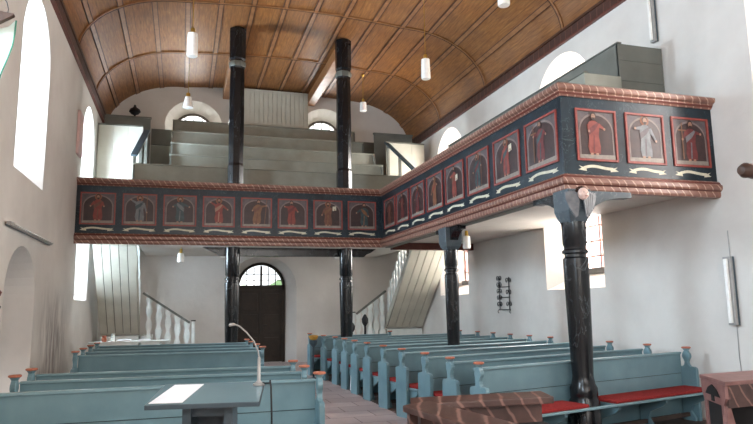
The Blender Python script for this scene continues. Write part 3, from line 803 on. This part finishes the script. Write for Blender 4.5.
# stair enclosures in the gallery corners
def boards(b, x0, x1, y0, y1, z0, z1, n, m, gap=.012):
    w = (x1 - x0) / n
    for i in range(n): b.box(x0 + i * w + gap / 2, x0 + (i + 1) * w - gap / 2, y0, y1, z0, z1, m)
    b.box(x0, x1, y0 + (y1 - y0) * .4, y1, z0, z1 - .005, m)
for s, x0, x1, g0, g1, lb in ((0, XL + .02, -1.13, -2.2, -.99, 'left'), (1, 5.70, 6.92, 5.58, 6.84, 'right')):
    t = thing('stair_enclosure', 'cream boarded stair enclosure in the %s corner of the back gallery' % lb, 'partition', (0, 17.38, 3.34))
    b = MB(); boards(b, x0, x1, 0, .04, 0, 3.13, 3, 'cream', .006); b.build('board_wall', t)
    MB().box(x0, x1, -.02, .08, 3.13, 3.17, 'greydark').build('top_rail', t)
    t2 = thing('bench_back_panel', 'dark grey-green panel standing behind the %s stair enclosure' % lb, 'panel', (0, 18.2, 5.4))
    MB().box(g0, g1, 0, .05, -.0, 1.56, 'greydark').build('panel_board', t2)
    MB().box(g0 - .02, g1 + .02, -.03, .08, 1.56, 1.60, 'greydark').build('top_rail', t2)
    (a, c) = ((-1.22, 15.95, 5.36), (-1.02, 17.3, 6.37)) if s == 0 else ((6.03, 15.95, 5.36), (5.68, 17.3, 6.45))
    t3 = thing('stair_balustrade', 'sloping grey handrail beside the %s gallery steps' % lb, 'handrail', (a[0], a[1], 3.34))
    A = Vector((0, 0, a[2] - 3.34)); C = Vector((c[0] - a[0], c[1] - a[1], c[2] - 3.34))
    MB().bar(A, C, .16, .05, 'deskdark').build('handrail', t3, bevel=.008, seg=1)
    for q in (0.06, .5, .94):
        p = A.lerp(C, q); MB().box(p.x - .035, p.x + .035, p.y - .035, p.y + .035, .02, p.z - .03, 'greydark').build('rail_post', t3)
for x0, x1, lb in ((-1.02, -.44, 'left'), (5.38, 5.9, 'right')):
    o = MB().box(x0, x1, 19.30, 19.36, 5.7, 6.48, 'greygreen').box(x0, x1, 19.29, 19.36, 6.5, 6.98, 'greydark').build('wall_panelling')
    tag(o, 'grey wall panelling beside the %s end of the highest gallery bench' % lb, 'panelling')
b = MB(); boards(b, 1.28, 3.66, 0, .05, 0, 2.25, 17, 'cream', .014); b.box(1.26, 3.68, .03, .24, 0, 2.25, 'cream')
t = b.build('boarded_shaft', loc=(0, 19.14, 6.17)); tag(t, 'cream boarded shaft against the back wall between the round windows', 'cupboard')
o = MB(); o.lathe([(.03, 0), (.10, .03), (.16, .10), (.13, .17), (.05, .22), (.02, .30)], (0, 0, 0), 'iron', 12)
o.tube([(0, 0, 0), (0, 0, -.04)], .03, 'iron')
tag(o.build('bell', loc=(-1.42, 18.235, 7.045), smooth=True), 'small dark bell on the panel in the left gallery corner', 'bell')

# ------------------------------------------------------------------ side gallery seats near the altar
for i, (x, y0, y1, zt, lb) in enumerate(((5.60, 7.60, 10.5, 5.04, 'lower grey-green stall block behind the short gallery front'),
                                          (6.31, 7.70, 14.2, 5.62, 'upper grey-green stall block against the wall above the short gallery front'))):
    t = thing('gallery_stall', lb, 'bench', (x, y0, 3.34))
    m = 'greygreen' if i == 0 else 'greydark'
    h = zt - 3.34; W = XR - x - .02; L = y1 - y0
    b = MB()
    if i == 1:
        for z0, z1 in ((1.34, 1.66), (1.67, 1.99), (2.0, h - .02)): b.box(0, W, 0, .04, z0, z1, m)
        b.box(0, W, .01, .04, 1.3, h - .02, m)
    else: b.box(0, 6.25 - x, 0, .04, .4, h - .02, m)
    b.build('front_board', t)
    sd = MB()
    if i == 1: sd.box(0, .04, .04, L, .9, h - .02, m)
    else: sd.box(0, .04, .04, L, .4, h - .02, m)
    sd.build('side_board', t)
    MB().box(-.02, .06, -.02, L, h - .02, h, 'greydark').build('top_rail', t)
    MB().box(.04, min(W, .55), .06, L, h - .75, h - .70, m).build('seat', t)
struct(MB().box(5.55, XR, 7.5, 14.4, 3.34, 3.75, 'greydark').box(6.25, XR, 7.66, 14.4, 3.75, 4.4, 'greydark').build('floor_side_steps'))

# ------------------------------------------------------------------ stairs
def baluster_poly(h, w=.15):
    pr = [(.5, 0), (.5, .08), (.32, .14), (.24, .22), (.5, .34), (.5, .42), (.22, .52), (.22, .56), (.5, .68), (.45, .78), (.25, .86), (.5, .93), (.5, 1)]
    return [(-u * w, v * h) for u, v in pr][::-1] + [(u * w, v * h) for u, v in pr]
def stair(s):
    lb = 'left' if s < 0 else 'right'
    x0, x1 = (-2.06, -1.10) if s < 0 else (5.97, 7.10)
    t = thing('staircase', 'cream boarded staircase to the gallery in the %s back corner' % lb, 'staircase', (x0, 18.3, 0))
    W = x1 - x0; Yb, zb, Yt, zt = 0.1, 1.0, -2.25, 3.17
    b = MB(); n = 5; w = W / n
    for i in range(n):
        xa, xb = i * w + .008, (i + 1) * w - .008
        b.add([(xa, Yb, zb), (xb, Yb, zb), (xb, Yt, zt), (xa, Yt, zt), (xa, Yb, zb + .03), (xb, Yb, zb + .03), (xb, Yt, zt + .03), (xa, Yt, zt + .03)],
              [(0, 1, 2, 3), (4, 7, 6, 5), (0, 4, 5, 1), (1, 5, 6, 2), (2, 6, 7, 3), (3, 7, 4, 0)], 'cream')
    b.add([(0, Yb, zb + .035), (W, Yb, zb + .035), (W, Yt, zt + .035), (0, Yt, zt + .035), (0, Yb, zb + .06), (W, Yb, zb + .06), (W, Yt, zt + .06), (0, Yt, zt + .06)], [(0, 1, 2, 3), (7, 6, 5, 4), (0, 4, 5, 1), (1, 5, 6, 2), (2, 6, 7, 3), (3, 7, 4, 0)], 'greydark')
    b.build('underside_boards', t)
    xs = W if s < 0 else 0.0
    MB().prism([(Yb + .1, zb - .02), (Yb + .1, zb + .28), (Yt, zt + .15), (Yt, zt - .02)], YZ(xs - .02), 0, .04, 'cream').build('stringer', t)
    N = 9
    for i in range(N):
        q = (i + .5) / N; y = Yb + (Yt - Yb) * q; z = zb + (zt - zb) * q
        MB().box(0.01, W - .01, y - .11, y + .13, z + .20, z + .24, 'greydark').build('tread', t)
    N = 9
    for i in range(N):
        q = (i + .6) / N; y = Yb + (Yt - Yb) * q; z = zb + (zt - zb) * q + .18
        hh = min(.85, 3.19 - z + .0)
        if hh < .25: continue
        MB().prism(baluster_poly(hh), lambda u, v, d, y=y, z=z: (xs + d, y + u, z + v + u * -.5), -.018, .018, 'white').build('baluster', t)
    # lower flight along the back wall
    if s < 0: xa, xb, za, zb2 = -1.02, .22, 2.10, 1.27
    else: xa, xb, za, zb2 = 5.92, 4.98, 2.10, 1.42
    dy = 18.36 - 18.3
    MB().box(0, W, .12, .98, .02, .95, 'white').build('landing', t)
    st = MB(); N = 5
    for i in range(N):
        q0, q1 = xb + (xa - xb) * i / N - x0, xb + (xa - xb) * (i + 1) / N - x0
        st.box(min(q0, q1), max(q0, q1), dy + .06, .98, 0, .19 * (i + 1), 'white')
    st.build('lower_steps', t)
    MB().bar((xa - x0, dy, za), (xb - x0, dy, zb2), .05, .06, 'greydark').build('handrail', t)
    N = 5
    for i in range(N):
        q = (i + .3) / N; x = xb + (xa - xb) * q - x0; zt2 = zb2 + (za - zb2) * q - .02; z0 = .19 * (int(q * 5)) + .02
        MB().prism([(x + u, z0 + v) for u, v in baluster_poly(zt2 - z0, .17)], XZ(dy), -.015, .015, 'white').build('baluster', t)
    nw = MB().box(xb - x0 - (0.0 if s > 0 else -.0) + .05, xb - x0 + .14, dy - .045, dy + .045, 0, zb2 + .04, 'white') if s < 0 else \
        MB().box(xb - x0 - .14, xb - x0 - .05, dy - .045, dy + .045, 0, zb2 + .04, 'white')
    nwo = nw.build('newel_post', t)
    xm = xb - x0 + (.095 if s < 0 else -.095)
    MB().box(xm - .06, xm + .06, dy - .06, dy + .06, zb2 + .04, zb2 + .07, 'iron').build('newel_cap', nwo)
stair(-1); stair(1)

# ------------------------------------------------------------------ lamps
def pendant(label, x, y, zb, h, r, ztop, group, cone=False):
    t = thing('pendant_lamp', label, 'lamp', (x, y, zb), 0, group)
    if cone: pr = [(r, 0), (r * 1.0, .02), (r * .55, h), (r * .5, h + .005)]
    else: pr = [(r * .86, 0), (r * .98, .015), (r, .04), (r * .92, h * .8), (r * .88, h), (r * .5, h + .01)]
    MB().lathe(pr, (0, 0, 0), 'milk', 20).build('glass_shade', t, smooth=True)
    MB().lathe([(r * .42, h), (r * .42, h + .09), (r * .36, h + .11), (r * .12, h + .125), (.008, h + .16)], (0, 0, 0), 'brass', 14).build('brass_socket', t, smooth=True)
    if ztop - zb > h + .2:
        MB().tube([(0, 0, h + .15), (0, 0, ztop - zb - .03)], .007, 'brass', 6).build('cord', t)
        if not cone: MB().lathe([(.008, ztop - zb - .07), (.05, ztop - zb - .03), (.055, ztop - zb)], (0, 0, 0), 'brass', 12).build('ceiling_rose', t)
    return t
G = 'milk glass lamps hanging from the ceiling'
pendant('milk glass pendant high in the nave, left of the left tall post', .05, 12, 6.44, .46, .105, 8.36, G)
pendant('milk glass pendant on a long brass cord high on the right', 4.86, 12, 6.44, .44, .10, 8.38, G)
pendant('milk glass pendant cut off by the top edge of the photo', 4.86, 8.55, 6.44, .44, .10, 8.38, G)
pendant('small cone-shaped lamp hanging before the left round window', 0.0, 17.3, 7.08, .30, .14, 8.36, G, True)
pendant('small white lamp hanging beside the right round window', 4.89, 17.0, 7.27, .26, .10, 8.38, G)
G = 'lamps under the galleries'
pendant('small white lamp under the back gallery, left of the door', -.06, 16.4, 2.80, .22, .085, 3.20, G)
pendant('small white lamp with brass top under the side gallery', 5.72, 12.1, 2.82, .26, .085, 3.20, G)
pendant('tiny white lamp under the back gallery beside the right tall post', 4.05, 16.9, 2.95, .10, .07, 3.20, G)
pendant('tiny white lamp under the back gallery above the left tall post', .98, 16.9, 2.95, .10, .07, 3.20, G)
def tube_lamp(label, a, b_, out, w=.12, cable=None):
    A, B = Vector(a), Vector(b_); t = thing('tube_lamp', label, 'lamp', a)
    d = B - A; o = Vector(out)
    MB().bar(o * .05, d + o * .05, w, .06, 'alu', out).build('housing', t, bevel=.006)
    MB().bar(d * .03 + o * .10, d * .97 + o * .10, w * .45, .035, 'milk', out).build('tube', t, bevel=.012)
    MB().bar(d * .0 + o * .03 + d.cross(o).normalized() * w * .46, d + o * .03 + d.cross(o).normalized() * w * .46, .012, .03, 'deskdark', out).build('reflector_edge', t)
    if cable: MB().tube([d + o * .01, Vector(cable) - A + o * .01], .006, 'alu', 6).build('cable', t)
tube_lamp('upright tube lamp low on the right wall', (XR, 6.79, 1.32), (XR, 6.79, 2.24), (-1, 0, 0), .13, (XR, 6.79, 2.6))
tube_lamp('upright tube lamp high on the right wall, cut off by the top of the photo', (XR, 7.80, 5.75), (XR, 7.80, 6.75), (-1, 0, 0), .11, (XR, 7.80, 6.78))
tube_lamp('slim tube lamp lying level on the left wall above the arched niche', (XL, 9.2, 2.80), (XL, 12.0, 2.80), (1, 0, 0), .05)
o = MB().tube([(XR - .008, 6.79, 1.32), (XR - .008, 6.80, .9), (XR - .008, 6.77, .3)], .006, 'alu', 6).build('wall_cable')
tag(o, 'thin white cable running down the wall below the low tube lamp', 'cable')
o = MB().box(XL + .004, XL + .06, 14.25, 14.75, 4.95, 5.9, 'pinkstrip').build('wall_strip', bevel=.01)  # thin pinkish strip set on the wall
tag(o, 'narrow pinkish strip on the left wall beside the far tall window', 'board')

# ------------------------------------------------------------------ wrought iron candle rack
t = thing('candle_rack', 'black wrought iron scroll rack hanging on the right wall between the windows', 'rack', (XR, 13.18, 1.5))
fr = MB()
for y in (-.26, .20): fr.tube([(-.03, y, 0), (-.03, y, .76)], .011, 'iron')
for z in (.02, .3, .54): fr.tube([(-.03, -.29, z), (-.03, .26, z)], .009, 'iron')
for y in (-.29, .26): fr.tube([(-.03, y, .02), (-.06, y, -.03), (-.03, y, -.06)], .009, 'iron')
fr.build('frame', t)
for cy in (-.26, .18):
    for k in range(5 if cy > 0 else 3):
        z = .14 + k * (.15 if cy > 0 else .27)
        sc = MB()
        for sg in (-1, 1):
            pts = []
            for i in range(20):
                a = i / 19 * 2.3 * PI; rr = .065 * (1 - .75 * i / 19)
                pts.append((-.045, cy + sg * (.065 - rr * math.cos(a)), z + rr * math.sin(a)))
            sc.tube(pts, .009, 'iron', 6)
        sc.build('scroll', t)

# ------------------------------------------------------------------ lectern with microphone
lz = 1.205
t = thing('lectern', 'slate-blue reading desk in the foreground with sheet of paper and microphone', 'lectern', (.16, 3.70, 0), R(-10))
tp = MB()
hw, hd = .288, .262
tp.add([(-hw, -hd, -.033), (hw, -hd, -.033), (hw, hd, .012), (-hw, hd, .012), (-hw, -hd, -.008), (hw, -hd, -.008), (hw, hd, .037), (-hw, hd, .037)],
       [(3, 2, 1, 0), (4, 5, 6, 7), (0, 1, 5, 4), (1, 2, 6, 5), (2, 3, 7, 6), (3, 0, 4, 7)], 'deskdark')
tp.m[1] = tp.mi('desk')
tp.v = [(x, y, z + 1.178) for x, y, z in tp.v]
tp.build('desk_top', t, bevel=.004)
lo = MB()
lo.box(-.12, -.075, -.14, .14, .05, 1.128, 'deskdark').box(.095, .14, -.14, .14, .05, 1.128, 'deskdark').box(-.12, .14, .11, .14, .05, 1.128, 'deskdark')
lo.box(-.09, .11, -.10, .12, 1.08, 1.128, 'deskdark').box(-.24, .26, -.22, .22, 0, .05, 'deskdark').box(-.075, .095, -.10, .11, .5, .53, 'deskdark')
lo.build('stand', t)
pz = lambda x, y: 1.178 - .008 + (y + hd) / (2 * hd) * .045
pp = MB(); q = [(-.270, -.245), (-.105, -.245), (-.06, .20), (-.225, .20)]
pp.add([(x, y, pz(x, y) + .003) for x, y in q] + [(x, y, pz(x, y) + .006) for x, y in q], [(3, 2, 1, 0), (4, 5, 6, 7), (0, 1, 5, 4), (1, 2, 6, 5), (2, 3, 7, 6), (3, 0, 4, 7)], 'paper')
po = pp.build('paper_sheet', loc=(.16, 3.70, 0), rz=R(-10)); tag(po, 'blank white sheet of paper lying on the lectern', 'paper')
mc = thing('microphone', 'thin silver gooseneck microphone standing on the lectern edge', 'microphone', (.44, 3.80, 1.205))
MB().lathe([(.034, .0), (.034, .010), (.016, .018), (.012, .026), (.0095, .03), (.0095, .15), (.007, .16)], (0, 0, 0), 'alu', 16).build('base', mc, smooth=True)
pts = [(0, 0, .15), (-.005, 0, .19), (-.03, 0, .25), (-.075, 0, .305), (-.115, 0, .34), (-.145, 0, .352)]
MB().tube(pts, .0045, 'alu', 8).build('gooseneck', mc)
MB().tube([(-.140, 0, .350), (-.150, 0, .352), (-.168, 0, .349), (-.176, 0, .346)], [.006, .009, .010, .006], 'alu', 10).build('microphone_head', mc)
cbp = [(.06, -.02, .012), (.058, -.06, .03), (.055, -.12, .0), (.055, -.16, -.15), (.055, -.16, -.7), (.04, -.14, -1.19)]
MB().tube([(.02, -.01, .012)] + cbp, .005, 'iron', 6).build('cable', mc)

# ------------------------------------------------------------------ foreground stalls
t = thing('choir_stall', 'brown marbled corner stall with slanted rail cut off by the bottom edge', 'stall', (1.45, 3.85, 0))
def slab(pts, th, m):
    b = MB(); b.add([(x, y, z) for x, y, z in pts] + [(x, y, z - th) for x, y, z in pts],
                    [(0, 1, 2, 3), (7, 6, 5, 4), (0, 4, 5, 1), (1, 5, 6, 2), (2, 6, 7, 3), (3, 7, 4, 0)], m); return b
ox, oy = 1.45, 3.85
slab([(1.36 - ox, 3.76 - oy, 1.05), (2.33 - ox, 3.70 - oy, 1.05), (2.345 - ox, 3.88 - oy, 1.065), (1.42 - ox, 3.93 - oy, 1.065)], .045, 'stall').build('back_rail', t, bevel=.008)
slab([(1.30 - ox, 3.74 - oy, 1.05), (1.44 - ox, 2.6 - oy, 1.05), (1.66 - ox, 2.62 - oy, 1.06), (1.50 - ox, 3.80 - oy, 1.06)], .04, 'stall').build('side_rail', t, bevel=.008)
MB().add([(1.46 - ox, 3.84 - oy, .3), (2.29 - ox, 3.79 - oy, .3), (2.29 - ox, 3.79 - oy, 1.02), (1.46 - ox, 3.84 - oy, 1.02), (1.46 - ox, 3.87 - oy, .3), (2.29 - ox, 3.82 - oy, .3), (2.29 - ox, 3.82 - oy, 1.02), (1.46 - ox, 3.87 - oy, 1.02)],
         [(3, 2, 1, 0), (4, 5, 6, 7), (0, 1, 5, 4), (1, 2, 6, 5), (2, 3, 7, 6), (3, 0, 4, 7)], 'stall').build('back_panel', t)
MB().box(1.50 - ox, 2.27 - ox, 3.55 - oy, 3.75 - oy, .86, .89, 'dark').build('book_shelf', t)
for px, py in ((1.34, 3.72), (1.44, 3.80), (2.24, 3.80), (1.44, 2.68)):
    MB().box(px - ox, px + .05 - ox, py - oy, py + .05 - oy, 0, 1.01, 'stall').build('corner_post', t)
MB().box(1.49 - ox, 1.52 - ox, 2.75 - oy, 3.70 - oy, .2, 1.0, 'stall').build('side_panel', t)

t = thing('choir_stall', 'dark stall with pink-brown top and arched cut-out side at the right edge', 'stall', (4.81, 5.0, 0))
ox, oy = 4.81, 5.0
A = Vector((4.80, 5.06)); Bq = Vector((4.53, 4.49)); n1 = (Bq - A).normalized()
slab([(4.53 - ox, 4.49 - oy, .95), (5.9 - ox, 4.60 - oy, .95), (6.1 - ox, 5.16 - oy, .95), (4.80 - ox, 5.06 - oy, .95)], .035, 'stallpink').build('top_board', t, bevel=.006)
def along(u, v, d): 
    p = A + n1 * u; q = Vector((n1.y, -n1.x)); return (p.x - ox + q.x * d + .03, p.y - oy + q.y * d, v)
ln = (Bq - A).length
sp_ = MB()
sp_.prism([(0.03, .912), (ln - .03, .912), (ln - .03, .80), (ln - .08, .74), (ln - .08, .0), (ln - .14, 0), (ln - .14, .73), (.14, .73), (.14, 0), (.08, 0), (.08, .74), (.03, .80)], along, -.02, .02, 'stallpink')
sp_.build('side_board', t)
MB().prism([(ln / 2 - .17, .795), (ln / 2 + .17, .795), (ln / 2 + .10, .855), (ln / 2, .89), (ln / 2 - .10, .855)], along, -.03, .03, 'dark').prism([(ln / 2 - .03, .745), (ln / 2 + .03, .745), (ln / 2 + .03, .80), (ln / 2 - .03, .80)], along, -.03, .03, 'dark').build('cutout_shade', t)  # solid dark shapes stand in for the shade in the cut-out
MB().prism([(.16, .02), (ln - .16, .02), (ln - .16, .725), (.16, .725)], along, -.015, .012, 'dark').build('opening_shade', t)  # dark sheet between the legs in place of the opening's shade
fp = MB().add([(4.58 - ox, 4.52 - oy, .72), (5.9 - ox, 4.64 - oy, .72), (5.9 - ox, 4.62 - oy, .915), (4.58 - ox, 4.50 - oy, .915), (4.58 - ox, 4.55 - oy, .72), (5.9 - ox, 4.67 - oy, .72), (5.9 - ox, 4.65 - oy, .915), (4.58 - ox, 4.53 - oy, .915)],
         [(3, 2, 1, 0), (4, 5, 6, 7), (0, 1, 5, 4), (1, 2, 6, 5), (2, 3, 7, 6), (3, 0, 4, 7)], 'stall'); fp.build('front_rail', t)
for i in range(3):
    x = 4.60 - ox + i * .42; y = 4.55 - oy + i * .04
    pl = [(x - .02, 0), (x + .05, 0), (x + .03, .15), (x + .07, .3), (x + .02, .42), (x + .07, .56), (x + .03, .72), (x - .01, .72), (x - .03, .56), (x + .0, .42), (x - .04, .3), (x - .01, .15)]
    MB().prism(pl, lambda u, v, d, y=y: (u, y + d, v), 0, .04, 'stallpink').build('leg', t)
MB().box(4.95 - ox, 6.0 - ox, 4.95 - oy, 4.98 - oy, .02, .90, 'dark').build('back_panel', t)

# ------------------------------------------------------------------ dark carved corner pieces at the picture's edges
t = thing('carved_canopy', 'dark carved canopy corner with white and green hanging at the upper left edge', 'canopy', (-1.385, 5.5, 4.08))
MB().prism([(-.5, .06), (-.11, .00), (-.002, -.01), (.0, -.025), (-.11, -.105), (-.5, -.2)], XZ(0), 0, .05, 'darkwood').build('carved_edge', t, bevel=.006)
MB().prism([(-.5, -.19), (-.11, -.11), (-.06, -.09), (-.008, -.03), (-.012, -.15), (-.022, -.25), (-.05, -.36), (-.085, -.48), (-.12, -.62), (-.5, -.62)], XZ(.1), 0, .04, 'tilegreen').build('hanging_panel', t)
MB().tube([(-.005, .1, -.03), (-.009, .1, -.15), (-.019, .1, -.25), (-.047, .1, -.36), (-.082, .1, -.48), (-.117, .1, -.62)], .007, 'deepgreen', 6).build('green_edge', t)
MB().tube([(-.30, .05, .24), (-.12, .05, .17), (-.07, .05, .10), (-.055, .05, .04), (-.06, .05, -.01)], .004, 'iron', 6).build('wire_hoop', t)
o = MB()
for k in range(4): o.lathe([(.01, 0), (.05, .03), (.06, .06), (.03, .09), (.01, .1)], (0, 0, -.32 + k * .11), 'redline' if k % 2 else 'darkwood', 10)
o.lathe([(.02, -1.72), (.02, -.3)], (-.03, 0, 0), 'darkwood', 8)
tag(o.build('carved_newel', loc=(-1.385, 5.5, 1.73), smooth=True), 'sliver of dark turned woodwork at the left edge beside the arched niche', 'post')
o = MB(); o.lathe([(.001, -.10), (.04, -.09), (.065, -.05), (.06, 0), (.07, .04), (.05, .10), (.02, .25), (.02, 2.64)], (0, 0, 0), 'darkwood', 16, axis='x')
tag(o.build('wooden_finial', loc=(4.50, 4.0, 2.72), smooth=True), 'dark wooden knob reaching in from the right edge', 'knob')

# ------------------------------------------------------------------ small things
t = thing('side_table', 'white table with small red and white things behind the far left pews', 'table', (-1.35, 14.9, 0))
MB().box(-.55, 1.1, 0, .4, .93, .97, 'white').build('table_top', t)
for x in (-.5, 1.02):
    for y in (.03, .33): MB().box(x, x + .05, y, y + .05, 0, .93, 'white').build('leg', t)
for i, (dx, c, w, h, lb) in enumerate(((-.25, 'cap', .10, .13, 'small red box on the white table'), (-.08, 'white', .09, .17, 'white jug on the white table'), (.15, 'paper', .30, .035, 'flat stack of white papers on the white table'), (.58, 'paper', .24, .03, 'low pile of leaflets on the white table'))):
    if h > .1: o = MB().lathe([(w * .45, 0), (w * .55, h * .3), (w * .4, h * .75), (w * .5, h)], (0, 0, 0), c, 12)
    else: o = MB().box(-w / 2, w / 2, -.1, .1, 0, h, c)
    tag(o.build(['red_tin', 'jug', 'paper_stack', 'leaflet_pile'][i], loc=(-1.35 + dx, 15.1, .97)), lb, ['tin', 'jug', 'paper', 'leaflets'][i])
t = thing('offering_basket', 'ochre basket on a dark stand at the aisle end of the rear right pews', 'basket', (2.96, 14.75, 0))
MB().lathe([(.02, .88), (.08, .90), (.11, .95), (.12, .98), (.10, .99), (.05, 1.0)], (0, 0, 0), 'gold', 14).build('basket', t)
MB().lathe([(.12, 0), (.12, .02), (.02, .04), (.02, .72), (.09, .80), (.10, .88), (.02, .885)], (0, 0, 0), 'deskdark', 12).build('stand', t)
o = MB().prism([(-.09, 0), (.09, 0), (.08, .30), (.05, .38), (-.05, .37), (-.08, .28)], XZ(0), 0, .12, 'paper').build('paper_bag', loc=(3.30, 12.25, .012), bevel=.02)
tag(o, 'white bag on the floor between the right-hand pew ends', 'bag')
for i, (x, y, h, lb) in enumerate(((4.75, 18.0, 1.20, 'black coat-like shape at the foot of the right stairs'), (5.15, 18.0, 1.42, 'taller black shape on the right stairs'))):
    o = MB().lathe([(.10, 0), (.09, h * .2), (.03, h * .3), (.03, h * .75), (.09, h * .82), (.10, h * .9), (.05, h * .97), (.01, h)], (0, 0, 0), 'iron', 10).build('umbrella_stand', loc=(x, y, 0), smooth=True)
    tag(o, ['shorter slim black stand at the foot of the right stairs', 'taller slim black stand at the foot of the right stairs'][i], 'stand')

# ------------------------------------------------------------------ daylight
W = bpy.data.worlds.new('World'); bpy.context.scene.world = W; W.use_nodes = True
bg = W.node_tree.nodes['Background']; bg.inputs[0].default_value = (0.93, 0.965, 1.0, 1); bg.inputs[1].default_value = 1.9
WL, WR, WF = 1000, 900, 220
def area(name, loc, rot, sx, sy, power, color=(1, 1, 1)):
    d = bpy.data.lights.new(name, 'AREA'); d.shape = 'RECTANGLE'; d.size = sx; d.size_y = sy; d.energy = power; d.color = color
    o = bpy.data.objects.new(name, d); COL.objects.link(o); o.location = loc; o.rotation_euler = rot; return o
for i, (side, c, z0, zt) in enumerate(WIN + UNSEEN_WIN):
    s = 1 if side == 'R' else -1; x = (XR if s > 0 else XL) + s * (T + .15)
    # daylight lamp outside each opening, seen windows and added unseen ones
    area('window_daylight', (x, c, (z0 + zt) / 2 + .1), (0, s * PI / 2, 0), zt - z0, 1.5, WL * (.45 if c == 4.4 else 1.6 if c > 14 else 1) if s < 0 else WR * (.5 if c < 6 else 1), (.66, .84, 1.0) if s < 0 else (1.0, .96, .91))
for cx in (.6, 4.3): area('window_daylight', (cx, Y0 - T - .15, 4.3), (PI / 2, 0, 0), 1.6, 4.4, WF, (1.0, .96, .91))  # lamps for the added windows behind the camera
for cx, cz in OC: area('window_daylight', (cx, YB + T + .15, cz), (-PI / 2, 0, 0), 1.3, 1.3, 120, (.95, .98, 1))

# ------------------------------------------------------------------ camera
cam = bpy.data.cameras.new('Camera'); co = bpy.data.objects.new('Camera', cam); COL.objects.link(co)
cam.sensor_width = 36; cam.lens = 628.456 / 753 * 36; cam.clip_end = 200; cam.clip_start = .05
RM = Matrix(((0.9560898700658562, -0.29266035828792814, -0.015558761012238385), (-0.028572839022345715, -0.14591663482998465, 0.9888841835877932), (0.2916774815230986, 0.9450175926228435, 0.14787155374063)))
rot = Matrix((RM[0], RM[1], -RM[2])).transposed()
co.matrix_world = Matrix.Translation((0, 0, H)) @ rot.to_4x4()
sc = bpy.context.scene; sc.camera = co
sc.view_settings.view_transform = 'Standard'; sc.view_settings.look = 'None'; sc.view_settings.exposure = 0.38; sc.view_settings.gamma = 1
sc.cycles.max_bounces = 10; sc.cycles.diffuse_bounces = 6; sc.cycles.transparent_max_bounces = 12
sc.cycles.use_denoising = True
